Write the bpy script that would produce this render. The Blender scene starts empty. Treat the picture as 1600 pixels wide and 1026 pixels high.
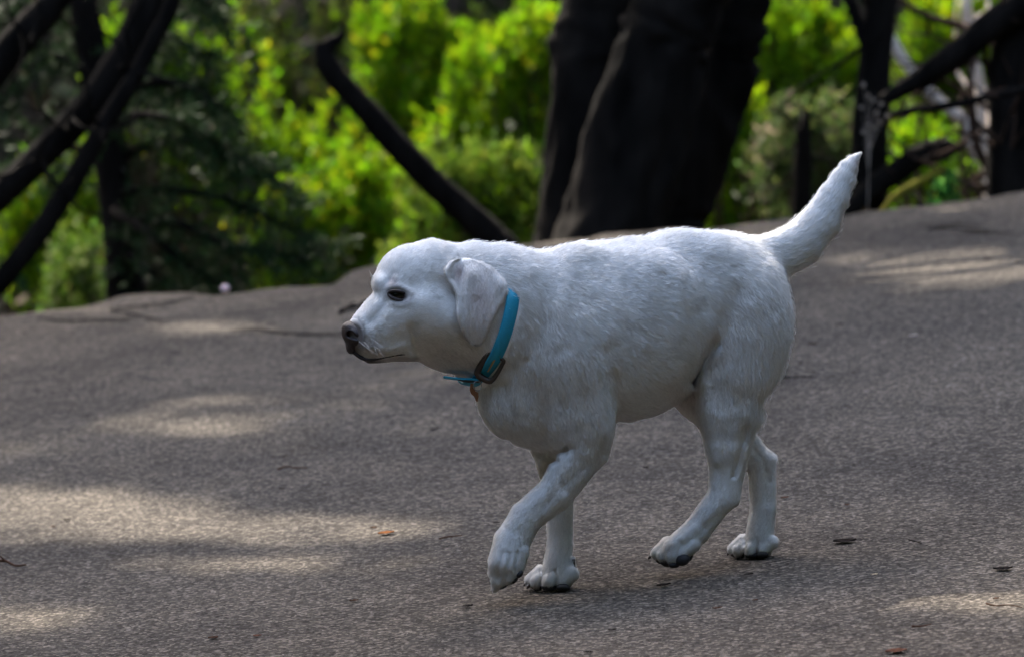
import bpy, math, random
import numpy as np
from mathutils import Vector, Matrix

random.seed(7)
rng = np.random.default_rng(11)
scene = bpy.context.scene
R = math.radians
PREVIEW_DOG = False

# ------------------------------------------------------------------ camera
F = 200.0 / 36.0 * 1600.0          # focal length in photograph pixels
D0 = 9.558                         # distance to the dog
PXM = F / D0                       # photograph pixels per metre at the dog
TH = R(6.87)                       # camera looks slightly down
SLOPE = 0.097                      # the road climbs to the right
FWD = np.array([0, math.cos(TH), -math.sin(TH)])
UP = np.array([0, math.sin(TH), math.cos(TH)])
RT = np.array([1.0, 0, 0])
_d = D0 + 31 / PXM
_off = FWD * _d + RT * (860 - 800) / F * _d + UP * (513 - 923) / F * _d
CAM = np.array([0, -D0 * math.cos(TH), SLOPE * _off[0] - _off[2]])

cam_data = bpy.data.cameras.new("camera")
cam = bpy.data.objects.new("camera", cam_data)
scene.collection.objects.link(cam)
cam.location = CAM
cam.rotation_euler = (math.pi / 2 - TH, 0, 0)
cam_data.lens = 200
cam_data.sensor_width = 36
cam_data.clip_end = 2000
cam_data.dof.use_dof = True
cam_data.dof.focus_distance = D0 - 0.05
cam_data.dof.aperture_fstop = 6.0
scene.camera = cam

# ------------------------------------------------------------------ light
SUN_EL = R(43)
SUN_AZ = np.array([-0.34, 0.94])   # where the sun stands, seen from above
SUN_AZ = SUN_AZ / np.linalg.norm(SUN_AZ)
SUN = np.array([SUN_AZ[0] * math.cos(SUN_EL), SUN_AZ[1] * math.cos(SUN_EL), math.sin(SUN_EL)])
world = bpy.data.worlds.new("World")
scene.world = world
world.use_nodes = True
nt = world.node_tree
sky = nt.nodes.new("ShaderNodeTexSky")
sky.sky_type = 'NISHITA'
sky.sun_disc = False
sky.sun_elevation = SUN_EL
sky.sun_rotation = math.atan2(SUN_AZ[0], SUN_AZ[1])
sky.air_density = 1.0
sky.dust_density = 3.5
sky.ozone_density = 0.3
bg = nt.nodes["Background"]
nt.links.new(sky.outputs[0], bg.inputs[0])
bg.inputs[1].default_value = 0.15
sun_data = bpy.data.lights.new("sun", 'SUN')
sun_data.energy = 2.0
sun_data.angle = R(0.75)
sun_data.color = (1.0, 0.93, 0.82)
sun = bpy.data.objects.new("sun", sun_data)
scene.collection.objects.link(sun)
sun.rotation_euler = Vector(SUN).to_track_quat('Z', 'Y').to_euler()
scene.view_settings.view_transform = 'Standard'
scene.view_settings.look = 'None'
scene.view_settings.exposure = 3.2
scene.view_settings.gamma = 1.0
scene.cycles.max_bounces = 8
scene.cycles.diffuse_bounces = 6
scene.cycles.transparent_max_bounces = 4


# ------------------------------------------------------------------ helpers
def P(px, py, d):
    """the point seen at photograph pixel (px, py), d metres from the camera"""
    return CAM + FWD * d + RT * ((px - 800) / F * d) + UP * ((513 - py) / F * d)


def DP(px, py, w):
    """the same near the dog, depth w in dog pixels behind the dog's middle"""
    return P(px, py, D0 + w / PXM)


def dogspace(a):
    """N x 3 array of (px, py, w) -> world"""
    a = np.asarray(a, float)
    d = D0 + a[:, 2] / PXM
    return CAM + FWD * d[:, None] + RT * ((a[:, 0] - 800) / F * d)[:, None] + UP * ((513 - a[:, 1]) / F * d)[:, None]


def ground(px, py):
    """where the pixel's ray meets the road plane z = SLOPE * x"""
    r = FWD + RT * (px - 800) / F + UP * (513 - py) / F
    t = (SLOPE * CAM[0] - CAM[2]) / (r[2] - SLOPE * r[0])
    return CAM + r * t


def to_px(p):
    q = np.asarray(p) - CAM
    d = q @ FWD
    return 800 + (q @ RT) / d * F, 513 - (q @ UP) / d * F


def vnoise(p, scale, seed=0):
    """smooth value noise on N x 3 points, range about -1..1"""
    p = np.asarray(p, float) * scale
    i = np.floor(p).astype(np.int64)
    f = p - i
    f = f * f * (3 - 2 * f)
    out = np.zeros(len(p))

    def h(ix, iy, iz):
        n = (ix * 374761393 + iy * 668265263 + iz * 2147483647 + seed * 974634777) & 0xffffffff
        n = ((n ^ (n >> 13)) * 1274126177) & 0xffffffff
        n = (n ^ (n >> 16)) & 0xffffff
        return n / float(0xffffff) * 2 - 1
    for dx in (0, 1):
        for dy in (0, 1):
            for dz in (0, 1):
                wgt = (f[:, 0] if dx else 1 - f[:, 0]) * (f[:, 1] if dy else 1 - f[:, 1]) * (f[:, 2] if dz else 1 - f[:, 2])
                out += wgt * h(i[:, 0] + dx, i[:, 1] + dy, i[:, 2] + dz)
    return out


def fnoise(p, scale, octs=3, seed=0):
    o = 0
    a = 1.0
    for k in range(octs):
        o = o + a * vnoise(p, scale * 2 ** k, seed + k * 17)
        a *= 0.5
    return o


def mesh_obj(name, verts, faces, mat=None, parent=None, smooth=True, attrs=None):
    """verts N x 3 in world, faces as an array of equal length rows or list of tuples"""
    me = bpy.data.meshes.new(name)
    verts = np.asarray(verts, np.float32)
    if isinstance(faces, np.ndarray):
        n, k = faces.shape
        me.vertices.add(len(verts))
        me.vertices.foreach_set("co", verts.ravel())
        me.loops.add(n * k)
        me.loops.foreach_set("vertex_index", faces.astype(np.int32).ravel())
        me.polygons.add(n)
        me.polygons.foreach_set("loop_start", np.arange(n, dtype=np.int32) * k)
        me.update(calc_edges=True)
    else:
        me.from_pydata([tuple(map(float, v)) for v in verts], [], [tuple(map(int, f)) for f in faces])
    me.validate()
    if smooth:
        me.polygons.foreach_set("use_smooth", np.ones(len(me.polygons), dtype=bool))
    if attrs:
        for an, av in attrs.items():
            ca = me.color_attributes.new(an, 'FLOAT_COLOR', 'POINT')
            c = np.ones((len(verts), 4), np.float32)
            c[:, :3] = av
            ca.data.foreach_set("color", c.ravel())
    if mat:
        me.materials.append(mat)
    o = bpy.data.objects.new(name, me)
    scene.collection.objects.link(o)
    if parent is not None:
        o.parent = parent
        o.matrix_parent_inverse = Matrix.Translation(parent.location).inverted()
    return o


def empty(name, loc):
    o = bpy.data.objects.new(name, None)
    o.empty_display_size = 0.1
    scene.collection.objects.link(o)
    o.location = Vector([float(c) for c in loc])
    return o


def tag(o, label=None, cat=None, group=None, kind=None):
    if label:
        o["label"] = label
    if cat:
        o["category"] = cat
    if group:
        o["group"] = group
    if kind:
        o["kind"] = kind
    return o


def tube(pts, radii, seg=12, rough=0.0, nscale=6.0, seed=0, cap=True, sub=1, flat=None):
    """a tapered tube along pts, resampled smoothly; returns verts, quads"""
    pts = np.asarray(pts, float)
    radii = np.asarray(radii, float)
    if sub > 1:
        n = len(pts)
        t = np.linspace(0, n - 1, (n - 1) * sub + 1)
        i = np.clip(np.floor(t).astype(int), 0, n - 2)
        f = (t - i)[:, None]
        p0 = pts[np.maximum(i - 1, 0)]
        p1 = pts[i]
        p2 = pts[i + 1]
        p3 = pts[np.minimum(i + 2, n - 1)]
        pts = 0.5 * (2 * p1 + (p2 - p0) * f + (2 * p0 - 5 * p1 + 4 * p2 - p3) * f ** 2 + (3 * p1 - p0 - 3 * p2 + p3) * f ** 3)
        radii = radii[i] * (1 - f[:, 0]) + radii[i + 1] * f[:, 0]
    n = len(pts)
    tang = np.gradient(pts, axis=0)
    tang /= np.linalg.norm(tang, axis=1)[:, None] + 1e-9
    ref = np.array([0.13, 0.97, 0.21])
    V = []
    for k in range(n):
        ref = ref - tang[k] * (ref @ tang[k])
        if np.linalg.norm(ref) < 1e-4:
            ref = np.cross(tang[k], [1, 0.1, 0])
        ref = ref / np.linalg.norm(ref)
        b = np.cross(tang[k], ref)
        a = np.linspace(0, 2 * math.pi, seg, endpoint=False)
        V.append(pts[k] + radii[k] * (np.cos(a)[:, None] * ref + np.sin(a)[:, None] * b))
    V = np.concatenate(V)
    if rough > 0:
        c = np.repeat(pts, seg, axis=0)
        q = V.copy()
        ax = np.repeat(tang, seg, axis=0)
        q = q - 0.75 * ax * np.sum(q * ax, axis=1)[:, None]       # bark ridges run along the stem
        nn = fnoise(q, nscale, 4, seed)
        V = c + (V - c) * (1 + rough * nn)[:, None]
    fs = []
    for k in range(n - 1):
        a = np.arange(seg)
        b = (a + 1) % seg
        fs.append(np.stack([k * seg + a, k * seg + b, (k + 1) * seg + b, (k + 1) * seg + a], 1))
    fs = np.concatenate(fs)
    if cap:
        V = np.concatenate([V, pts[:1], pts[-1:]])
        i0 = len(V) - 2
        a = np.arange(seg)
        b = (a + 1) % seg
        e = (n - 1) * seg
        c1 = np.stack([b, a, np.full(seg, i0), np.full(seg, i0)], 1)
        c2 = np.stack([e + a, e + b, np.full(seg, i0 + 1), np.full(seg, i0 + 1)], 1)
        tris = np.concatenate([c1, c2])[:, :3]
        return V, [tuple(r) for r in fs] + [tuple(r) for r in tris]
    return V, [tuple(r) for r in fs]


def join(parts):
    V, Fc, o = [], [], 0
    for v, f in parts:
        V.append(np.asarray(v))
        Fc += [tuple(int(i) + o for i in r) for r in f]
        o += len(v)
    return np.concatenate(V), Fc


# ------------------------------------------------------------------ materials
def new_mat(name):
    m = bpy.data.materials.new(name)
    m.use_nodes = True
    n = m.node_tree.nodes
    return m, n, m.node_tree.links, n["Principled BSDF"]


def simple(name, col, rough=0.6, metal=0.0, spec=0.5, nscale=0, namt=0.2, bump=0.0):
    m, n, l, b = new_mat(name)
    b.inputs["Base Color"].default_value = (*col, 1)
    b.inputs["Roughness"].default_value = rough
    b.inputs["Metallic"].default_value = metal
    b.inputs["Specular IOR Level"].default_value = spec
    if nscale:
        tc = n.new("ShaderNodeTexCoord")
        no = n.new("ShaderNodeTexNoise")
        no.inputs["Scale"].default_value = nscale
        no.inputs["Detail"].default_value = 5
        l.new(tc.outputs["Object"], no.inputs["Vector"])
        mx = n.new("ShaderNodeMix")
        mx.data_type = 'RGBA'
        mx.inputs[6].default_value = (*[c * (1 - namt) for c in col], 1)
        mx.inputs[7].default_value = (*[min(1, c * (1 + namt)) for c in col], 1)
        l.new(no.outputs["Fac"], mx.inputs[0])
        l.new(mx.outputs[2], b.inputs["Base Color"])
        if bump:
            bp = n.new("ShaderNodeBump")
            bp.inputs["Strength"].default_value = bump
            bp.inputs["Distance"].default_value = 0.002
            l.new(no.outputs["Fac"], bp.inputs["Height"])
            l.new(bp.outputs[0], b.inputs["Normal"])
    return m


def attr_mat(name, attr="tint", rough=0.9, spec=0.02, sheen=0.0):
    m, n, l, b = new_mat(name)
    a = n.new("ShaderNodeAttribute")
    a.attribute_name = attr
    l.new(a.outputs["Color"], b.inputs["Base Color"])
    b.inputs["Roughness"].default_value = rough
    b.inputs["Specular IOR Level"].default_value = spec
    return m


def fur_mat(name):
    m, n, l, b = new_mat(name)
    a = n.new("ShaderNodeAttribute")
    a.attribute_name = "tint"
    d = n.new("ShaderNodeBsdfDiffuse")
    t = n.new("ShaderNodeBsdfTranslucent")
    ms = n.new("ShaderNodeMixShader")
    ms.inputs[0].default_value = 0.25
    out = n["Material Output"]
    n.remove(b)
    l.new(a.outputs["Color"], d.inputs["Color"])
    l.new(a.outputs["Color"], t.inputs["Color"])
    an = n.new("ShaderNodeAttribute")                  # hairs lie along the skin: shade them with the coat's own normal
    an.attribute_name = "lie"
    l.new(an.outputs["Vector"], d.inputs["Normal"])
    l.new(d.outputs[0], ms.inputs[1])
    l.new(t.outputs[0], ms.inputs[2])
    l.new(ms.outputs[0], out.inputs["Surface"])
    return m


def leaf_mat(name, translucent=0.45, spec=0.3):
    m, n, l, b = new_mat(name)
    a = n.new("ShaderNodeAttribute")
    a.attribute_name = "tint"
    l.new(a.outputs["Color"], b.inputs["Base Color"])
    b.inputs["Roughness"].default_value = 0.6
    b.inputs["Specular IOR Level"].default_value = spec
    t = n.new("ShaderNodeBsdfTranslucent")
    l.new(a.outputs["Color"], t.inputs["Color"])
    ms = n.new("ShaderNodeMixShader")
    ms.inputs[0].default_value = translucent
    out = n["Material Output"]
    l.new(b.outputs[0], ms.inputs[1])
    l.new(t.outputs[0], ms.inputs[2])
    l.new(ms.outputs[0], out.inputs["Surface"])
    return m


def bark_mat(name, c1, c2, scale=8.0):
    m, n, l, b = new_mat(name)
    tc = n.new("ShaderNodeTexCoord")
    mp = n.new("ShaderNodeMapping")
    mp.inputs["Scale"].default_value = (1, 1, 0.25)
    no = n.new("ShaderNodeTexNoise")
    no.inputs["Scale"].default_value = scale
    no.inputs["Detail"].default_value = 8
    no.inputs["Roughness"].default_value = 0.65
    l.new(tc.outputs["Object"], mp.inputs["Vector"])
    l.new(mp.outputs[0], no.inputs["Vector"])
    cr = n.new("ShaderNodeValToRGB")
    cr.color_ramp.elements[0].position = 0.35
    cr.color_ramp.elements[0].color = (*c1, 1)
    cr.color_ramp.elements[1].position = 0.7
    cr.color_ramp.elements[1].color = (*c2, 1)
    l.new(no.outputs["Fac"], cr.inputs[0])
    l.new(cr.outputs[0], b.inputs["Base Color"])
    b.inputs["Roughness"].default_value = 0.9
    b.inputs["Specular IOR Level"].default_value = 0.03
    bp = n.new("ShaderNodeBump")
    bp.inputs["Strength"].default_value = 0.8
    bp.inputs["Distance"].default_value = 0.02
    l.new(no.outputs["Fac"], bp.inputs["Height"])
    l.new(bp.outputs[0], b.inputs["Normal"])
    return m


def asphalt_mat():
    m, n, l, b = new_mat("asphalt")
    tc = n.new("ShaderNodeTexCoord")

    def noise(scale, detail=4, rough=0.6):
        x = n.new("ShaderNodeTexNoise")
        x.inputs["Scale"].default_value = scale
        x.inputs["Detail"].default_value = detail
        x.inputs["Roughness"].default_value = rough
        l.new(tc.outputs["Object"], x.inputs["Vector"])
        return x

    def ramp(src, stops):
        r = n.new("ShaderNodeValToRGB")
        el = r.color_ramp.elements
        el[0].position, el[0].color = stops[0][0], (*stops[0][1], 1)
        el[1].position, el[1].color = stops[-1][0], (*stops[-1][1], 1)
        for p_, c_ in stops[1:-1]:
            e = el.new(p_)
            e.color = (*c_, 1)
        l.new(src, r.inputs[0])
        return r

    def mix(fac, a, b_, mode='MULTIPLY'):
        x = n.new("ShaderNodeMix")
        x.data_type = 'RGBA'
        x.blend_type = mode
        if isinstance(fac, float):
            x.inputs[0].default_value = fac
        else:
            l.new(fac, x.inputs[0])
        l.new(a, x.inputs[6])
        l.new(b_, x.inputs[7])
        return x.outputs[2]
    vor = n.new("ShaderNodeTexVoronoi")            # aggregate stones
    vor.inputs["Scale"].default_value = 170
    l.new(tc.outputs["Object"], vor.inputs["Vector"])
    sep = n.new("ShaderNodeSeparateColor")
    l.new(vor.outputs["Color"], sep.inputs[0])
    stone = ramp(sep.outputs[0], [(0.0, (0.030, 0.0265, 0.0225)), (0.3, (0.058, 0.0505, 0.0420)), (0.7, (0.083, 0.0725, 0.0603)), (0.96, (0.18, 0.157, 0.131))])
    fine = noise(260, 3)
    fr = ramp(fine.outputs[0], [(0.3, (0.72, 0.72, 0.72)), (0.7, (1.25, 1.25, 1.25))])
    mid = noise(28, 5, 0.7)
    mr = ramp(mid.outputs[0], [(0.3, (0.70, 0.70, 0.71)), (0.7, (1.22, 1.2, 1.18))])
    big = noise(1.6, 5)
    br = ramp(big.outputs[0], [(0.33, (0.70, 0.70, 0.72)), (0.7, (1.34, 1.31, 1.26))])
    c = mix(1.0, stone.outputs[0], fr.outputs[0])
    c = mix(1.0, c, mr.outputs[0])
    c = mix(1.0, c, br.outputs[0])
    # cracks: thin dark lines where warped voronoi cells meet, only near the broken far edge
    wv = noise(2.2, 4)
    wadd = n.new("ShaderNodeVectorMath")
    wadd.operation = 'MULTIPLY_ADD'
    l.new(wv.outputs["Color"], wadd.inputs[0])
    wadd.inputs[1].default_value = (0.8, 0.8, 0.8)
    l.new(tc.outputs["Object"], wadd.inputs[2])
    vc = n.new("ShaderNodeTexVoronoi")
    vc.feature = 'DISTANCE_TO_EDGE'
    vc.inputs["Scale"].default_value = 0.9
    l.new(wadd.outputs[0], vc.inputs["Vector"])
    crk = ramp(vc.outputs["Distance"], [(0.0, (1, 1, 1)), (0.016, (0, 0, 0))])
    sx = n.new("ShaderNodeSeparateXYZ")
    l.new(tc.outputs["Object"], sx.inputs[0])
    mk = n.new("ShaderNodeMapRange")
    mk.inputs[1].default_value = 2.2
    mk.inputs[2].default_value = 3.6
    l.new(sx.outputs["Y"], mk.inputs[0])
    mm = n.new("ShaderNodeMath")
    mm.operation = 'MULTIPLY'
    l.new(crk.outputs[0], mm.inputs[0])
    l.new(mk.outputs[0], mm.inputs[1])
    dark = n.new("ShaderNodeRGB")
    dark.outputs[0].default_value = (0.03, 0.027, 0.025, 1)
    c = mix(mm.outputs[0], c, dark.outputs[0], 'MIX')
    l.new(c, b.inputs["Base Color"])
    b.inputs["Roughness"].default_value = 0.95
    b.inputs["Specular IOR Level"].default_value = 0.04
    bp = n.new("ShaderNodeBump")
    bp.inputs["Strength"].default_value = 1.0
    bp.inputs["Distance"].default_value = 0.004
    l.new(vor.outputs["Distance"], bp.inputs["Height"])
    bp2 = n.new("ShaderNodeBump")
    bp2.inputs["Strength"].default_value = 0.6
    bp2.inputs["Distance"].default_value = 0.012
    l.new(mid.outputs[0], bp2.inputs["Height"])
    l.new(bp2.outputs[0], bp.inputs["Normal"])
    l.new(bp.outputs[0], b.inputs["Normal"])
    return m


M_asphalt = asphalt_mat()
M_soil = simple("leaf_litter_soil", (0.016, 0.012, 0.007), 0.95, nscale=9, namt=0.5, spec=0.1)
M_skin = attr_mat("dog_skin", rough=0.75)
M_fur = fur_mat("dog_fur")
M_nose = simple("nose_leather", (0.016, 0.008, 0.0075), 0.5, nscale=350, namt=0.4, bump=0.8)
M_lip = simple("dark_lip", (0.018, 0.012, 0.012), 0.5)
M_eye = simple("eye_glass", (0.004, 0.003, 0.002), 0.16, spec=0.3)
M_rim = simple("eyelid_rim", (0.018, 0.011, 0.010), 0.7)
M_pad = simple("paw_leather", (0.014, 0.012, 0.012), 0.7, nscale=300, namt=0.3, bump=0.5)
M_claw = simple("claw_horn", (0.05, 0.035, 0.03), 0.4)
M_collar = simple("turquoise_webbing", (0.004, 0.25, 0.38), 0.55, nscale=500, namt=0.2, bump=0.4)
M_buckle = simple("tarnished_metal", (0.07, 0.055, 0.045), 0.4, metal=0.7, nscale=200, namt=0.4)
M_brass = simple("brass_pin", (0.35, 0.25, 0.12), 0.35, metal=0.9)
M_wire = simple("steel_wire", (0.3, 0.3, 0.3), 0.35, metal=0.9)
M_tag = simple("orange_enamel", (0.14, 0.045, 0.012), 0.45, nscale=300, namt=0.4)
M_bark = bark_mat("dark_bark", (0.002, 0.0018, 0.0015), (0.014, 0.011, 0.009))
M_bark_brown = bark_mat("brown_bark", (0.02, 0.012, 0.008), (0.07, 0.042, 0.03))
M_bark_pale = bark_mat("pale_bark", (0.36, 0.30, 0.25), (0.70, 0.60, 0.52))  # pale bark, brightened further to stand for sunlight on the stems
M_bark_moss = bark_mat("mossy_bark", (0.05, 0.05, 0.008), (0.2, 0.17, 0.02))
M_leaf = leaf_mat("fresh_leaf", 0.5, 0.1)
M_leaf_dark = leaf_mat("dark_leaf", 0.2, 0.08)
M_needle = leaf_mat("grey_green_needles", 0.15, 0.05)
M_litter = attr_mat("dry_litter", rough=0.9)


# ------------------------------------------------------------------ setting: road and terrain
EDGE_PX = [(-60, 500), (0, 490), (60, 484), (130, 476), (150, 473), (172, 467), (186, 460), (240, 457), (322, 454), (332, 457), (350, 453),
           (420, 449), (500, 444), (524, 441), (533, 434), (548, 425), (580, 416), (640, 404), (720, 392), (800, 381), (860, 376), (922, 371),
           (934, 365), (991, 360), (1060, 355), (1109, 351), (1162, 341), (1193, 338), (1259, 331), (1339, 328), (1392, 322), (1491, 311),
           (1600, 299), (1680, 292)]
EDGE = np.array([ground(x, y)[:2] for x, y in EDGE_PX])


def edge_y(x):
    x = np.asarray(x, float)
    y = np.interp(x, EDGE[:, 0], EDGE[:, 1])
    far = np.abs(x) > 1.5
    y = y + np.where(far, 0.25 * np.sin(x * 1.3 + 2) + 0.12 * np.sin(x * 4.1), 0) * np.clip((np.abs(x) - 1.5) / 2, 0, 1)
    q = np.stack([x, x * 0, x * 0], -1).reshape(-1, 3)
    y = y + 0.05 * fnoise(q, 7, 4, 5).reshape(x.shape)
    return y


def road_z(x, y):
    q = np.stack([x, y, x * 0], -1).reshape(-1, 3)
    und = 0.010 * fnoise(q, 1.1, 2, 3).reshape(x.shape)
    und = und * np.clip((y - 1.2) / 1.5, 0, 1)
    lip = 0.006 * np.clip(1 - (edge_y(x) - y) / 0.15, 0, 1)
    return SLOPE * x + und - lip


def build_road():
    xs = np.concatenate([np.arange(-14, -2.2, 0.25), np.arange(-2.2, 2.2, 0.02), np.arange(2.2, 14.1, 0.25)])
    ts = np.concatenate([np.linspace(0, 0.6, 12), np.linspace(0.62, 0.97, 60), np.linspace(0.972, 1, 16)])
    ey = edge_y(xs)
    X = np.repeat(xs[None], len(ts), 0)
    Y = -13 + (ey[None] + 13) * ts[:, None]
    Z = road_z(X, Y)
    V = np.stack([X, Y, Z], -1)
    skirt = V[-1].copy()
    skirt[:, 2] -= 0.05
    skirt2 = skirt.copy()
    skirt2[:, 1] -= 0.2
    skirt2[:, 2] -= 0.03
    V = np.concatenate([V, skirt[None], skirt2[None]])
    nr, nc = V.shape[:2]
    r, c = np.meshgrid(np.arange(nr - 1), np.arange(nc - 1), indexing='ij')
    i = (r * nc + c).ravel()
    q = np.stack([i, i + 1, i + nc + 1, i + nc], 1)
    o = mesh_obj("road", V.reshape(-1, 3), q, M_asphalt)
    tag(o, kind="structure")


def terrain_z(x, y):
    x = np.asarray(x, float)
    y = np.asarray(y, float)
    t = y - edge_y(x)
    prof = np.interp(t, [-0.3, 0.0, 0.4, 1.5, 4, 9, 14, 22, 40, 80, 300], [-0.10, -0.075, -0.14, -0.45, -1.0, -1.5, -1.2, 1.4, 9, 20, 30])
    cross = SLOPE * np.clip(x, -16, 16) * np.clip(1.3 - t / 30, 0.3, 1)
    q = np.stack([x, y, x * 0], -1).reshape(-1, 3)
    nz = fnoise(q, 0.6, 4, 9).reshape(x.shape) * 0.16 * np.clip(t / 1.5, 0, 1)
    back = np.where(y < -13, -0.04 * np.clip(-13 - y, 0, 1), 0)
    return prof + cross + nz + back


def build_terrain():
    xs = np.concatenate([np.linspace(-200, -15, 20), np.arange(-14, -3, 0.5), np.arange(-3, 3, 0.1), np.arange(3, 14, 0.5), np.linspace(15, 200, 20)])
    ys = np.concatenate([np.linspace(-200, -14, 14), np.linspace(-13, 4, 10), np.arange(4.2, 14, 0.12), np.arange(14, 40, 0.6), np.linspace(41, 300, 22)])
    X, Y = np.meshgrid(xs, ys)
    Z = terrain_z(X, Y)
    V = np.stack([X, Y, Z], -1)
    nr, nc = X.shape
    r, c = np.meshgrid(np.arange(nr - 1), np.arange(nc - 1), indexing='ij')
    i = (r * nc + c).ravel()
    q = np.stack([i, i + 1, i + nc + 1, i + nc], 1)
    o = mesh_obj("hillside", V.reshape(-1, 3), q, M_soil)
    tag(o, kind="structure")


def cracks():
    rg = np.random.default_rng(8)
    M_crack = simple("crack_dirt", (0.012, 0.010, 0.008), 1.0, spec=0.05)
    road = bpy.data.objects["road"]
    for pts in ([(170, 487), (205, 482), (240, 478), (272, 474), (300, 468), (322, 458)], [(60, 500), (96, 503), (140, 502), (186, 501), (214, 498)],
                [(168, 486), (190, 489), (214, 495), (236, 500), (258, 504)], [(360, 516), (400, 515), (440, 518), (490, 520), (540, 519)],
                [(820, 398), (790, 392), (770, 396)], [(1440, 352), (1470, 354), (1500, 351), (1535, 355)], [(1500, 364), (1540, 366), (1585, 365)]):
        px_ = np.interp(np.linspace(0, len(pts) - 1, 60), np.arange(len(pts)), [p[0] for p in pts])
        py_ = np.interp(np.linspace(0, len(pts) - 1, 60), np.arange(len(pts)), [p[1] for p in pts]) + np.cumsum(rg.normal(size=60)) * .25
        V = []
        for k, (x, y) in enumerate(zip(px_, py_)):
            g = ground(x, y)
            g[1] = min(g[1], edge_y(g[:1])[0] - .03)
            w = (0.016 + .010 * rg.random()) * math.sin(math.pi * (k + .6) / 60.2) ** .5
            for s in (-1, 1):
                V.append((g[0], g[1] + s * w, road_z(g[:1], np.array([g[1] + s * w]))[0] + .003))
        fs = [(2 * k, 2 * k + 2, 2 * k + 3, 2 * k + 1) for k in range(59)]
        mesh_obj("crack", np.array(V), fs, M_crack, road)


build_road()
build_terrain()
cracks()


# ------------------------------------------------------------------ leaves
def leaf_cloud(pos, size, up_bias=0.3, narrow=0.5, dirs=None):
    """one folded diamond per leaf: returns verts (5 per leaf... 4) and quads"""
    n = len(pos)
    if dirs is None:
        dirs = rng.normal(size=(n, 3))
        dirs[:, 2] += up_bias
    dirs = dirs / (np.linalg.norm(dirs, axis=1)[:, None] + 1e-9)
    side = np.cross(dirs, rng.normal(size=(n, 3)))
    side /= np.linalg.norm(side, axis=1)[:, None] + 1e-9
    nor = np.cross(dirs, side)
    s = np.asarray(size)[:, None] if np.ndim(size) else size
    a = pos
    b = pos + dirs * s * 0.5 + side * s * narrow * 0.5 + nor * s * 0.08
    c = pos + dirs * s
    d = pos + dirs * s * 0.5 - side * s * narrow * 0.5 + nor * s * 0.08
    V = np.stack([a, b, c, d], 1).reshape(-1, 3)
    q = np.arange(n * 4).reshape(n, 4)
    return V, q


def leaf_tint(n, base, var=0.3, hot=None, hotfrac=0.0):
    base = np.array(base)
    k = 1 + var * rng.uniform(-1, 1, n)
    c = base[None] * k[:, None]
    c[:, 0] *= 1 + 0.3 * rng.uniform(-1, 1, n)
    if hot is not None:
        mk = rng.random(n) < hotfrac
        c[mk] = np.array(hot) * (1 + 0.2 * rng.uniform(-1, 1, mk.sum()))[:, None]
    return np.repeat(np.clip(c, 0, 1), 4, axis=0)


# sun patches on the road: (px0, px1, py0, py1, share of leaves left in the gap)
PATCHES = [(-250, 330, 762, 856, .0), (240, 660, 794, 854, .0), (170, 720, 864, 896, .0), (-250, 80, 682, 716, .1), (130, 420, 650, 684, .15),
           (200, 420, 620, 642, .05), (215, 440, 500, 526, .0), (-150, 190, 476, 494, .0), (1250, 1750, 384, 412, .15), (1300, 1750, 408, 442, .0),
           (1080, 1360, 405, 450, .45), (1300, 1780, 922, 962, .0), (1040, 1380, 922, 952, .6), (-250, 180, 940, 990, .1), (560, 690, 564, 604, .5),
           (320, 660, 972, 996, .4), (1160, 1420, 332, 350, .2), (780, 1010, 368, 384, .2), (1380, 1520, 318, 334, .3), (620, 760, 780, 846, .4),
           (-250, 640, 560, 772, .8), (420, 740, 600, 740, .8), (-250, 700, 893, 1040, .86), (1300, 1700, 980, 1040, .8)]


def shade_filter(pos):
    """keep mask for crown leaves: the gaps in the crown that let the sun through to the road"""
    t = (pos[:, 2] - SLOPE * pos[:, 0]) / (SUN[2] - SLOPE * SUN[0])
    g = pos - t[:, None] * SUN
    px, py = to_px(g)
    nz = fnoise(np.stack([px / 100, py / 30, px * 0], 1), 1.0, 3, 31)
    px = px + 26 * nz
    py = py + 3.0 * fnoise(np.stack([px / 60, py / 20, px * 0 + 5], 1), 1.0, 2, 77)
    keep = np.ones(len(pos), bool)
    infront = (g - CAM) @ FWD > 1
    for x0, x1, y0, y1, left in PATCHES:
        cx, cy, rx, ry = (x0 + x1) / 2, (y0 + y1) / 2, (x1 - x0) / 2, (y1 - y0) / 2
        e = (np.abs((px - cx) / rx)) ** 3 + (np.abs((py - cy) / ry)) ** 2.5
        m = (e < 1) & infront & (rng.random(len(pos)) > 0.02 + 0.98 * left)
        keep &= ~m
    return keep


def crown(parent, blobs, per_m3, size, base, seed=0, mat=None, filt=True, name="crown"):
    """leaves in clumps through the volume of several ellipsoids"""
    P_ = []
    for c, r in blobs:
        c = np.array(c, float)
        r = np.array(r, float)
        vol = 4.2 * r.prod()
        n = int(vol * per_m3)
        u = rng.normal(size=(n, 3))
        u /= np.linalg.norm(u, axis=1)[:, None]
        u *= rng.random(n)[:, None] ** (1 / 2.2)
        p = c + u * r
        nz = fnoise(p, 1.1, 3, seed)
        p = p[nz > -1.0 + 0.5 * np.linalg.norm(u, axis=1)[nz.size * 0:] - 0.1]
        P_.append(p)
    pos = np.concatenate(P_)
    if filt:
        pos = pos[shade_filter(pos)]
    V, q = leaf_cloud(pos, size * rng.uniform(0.6, 1.3, len(pos)), 0.0, 0.65)
    o = mesh_obj(name, V, q, mat or M_leaf_dark, parent, smooth=False, attrs={"tint": leaf_tint(len(pos), base)})
    return o


def px_tube(pts, seg=14, rough=0.12, nscale=7, seed=0, sub=4):
    """tube from (px, py, depth m, width in px) points"""
    w = np.array([P(a, b, d) for a, b, d, _ in pts])
    r = np.array([k / 2 / F * d for _, _, d, k in pts])
    return tube(w, r, seg, rough, nscale, seed, True, sub)


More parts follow.
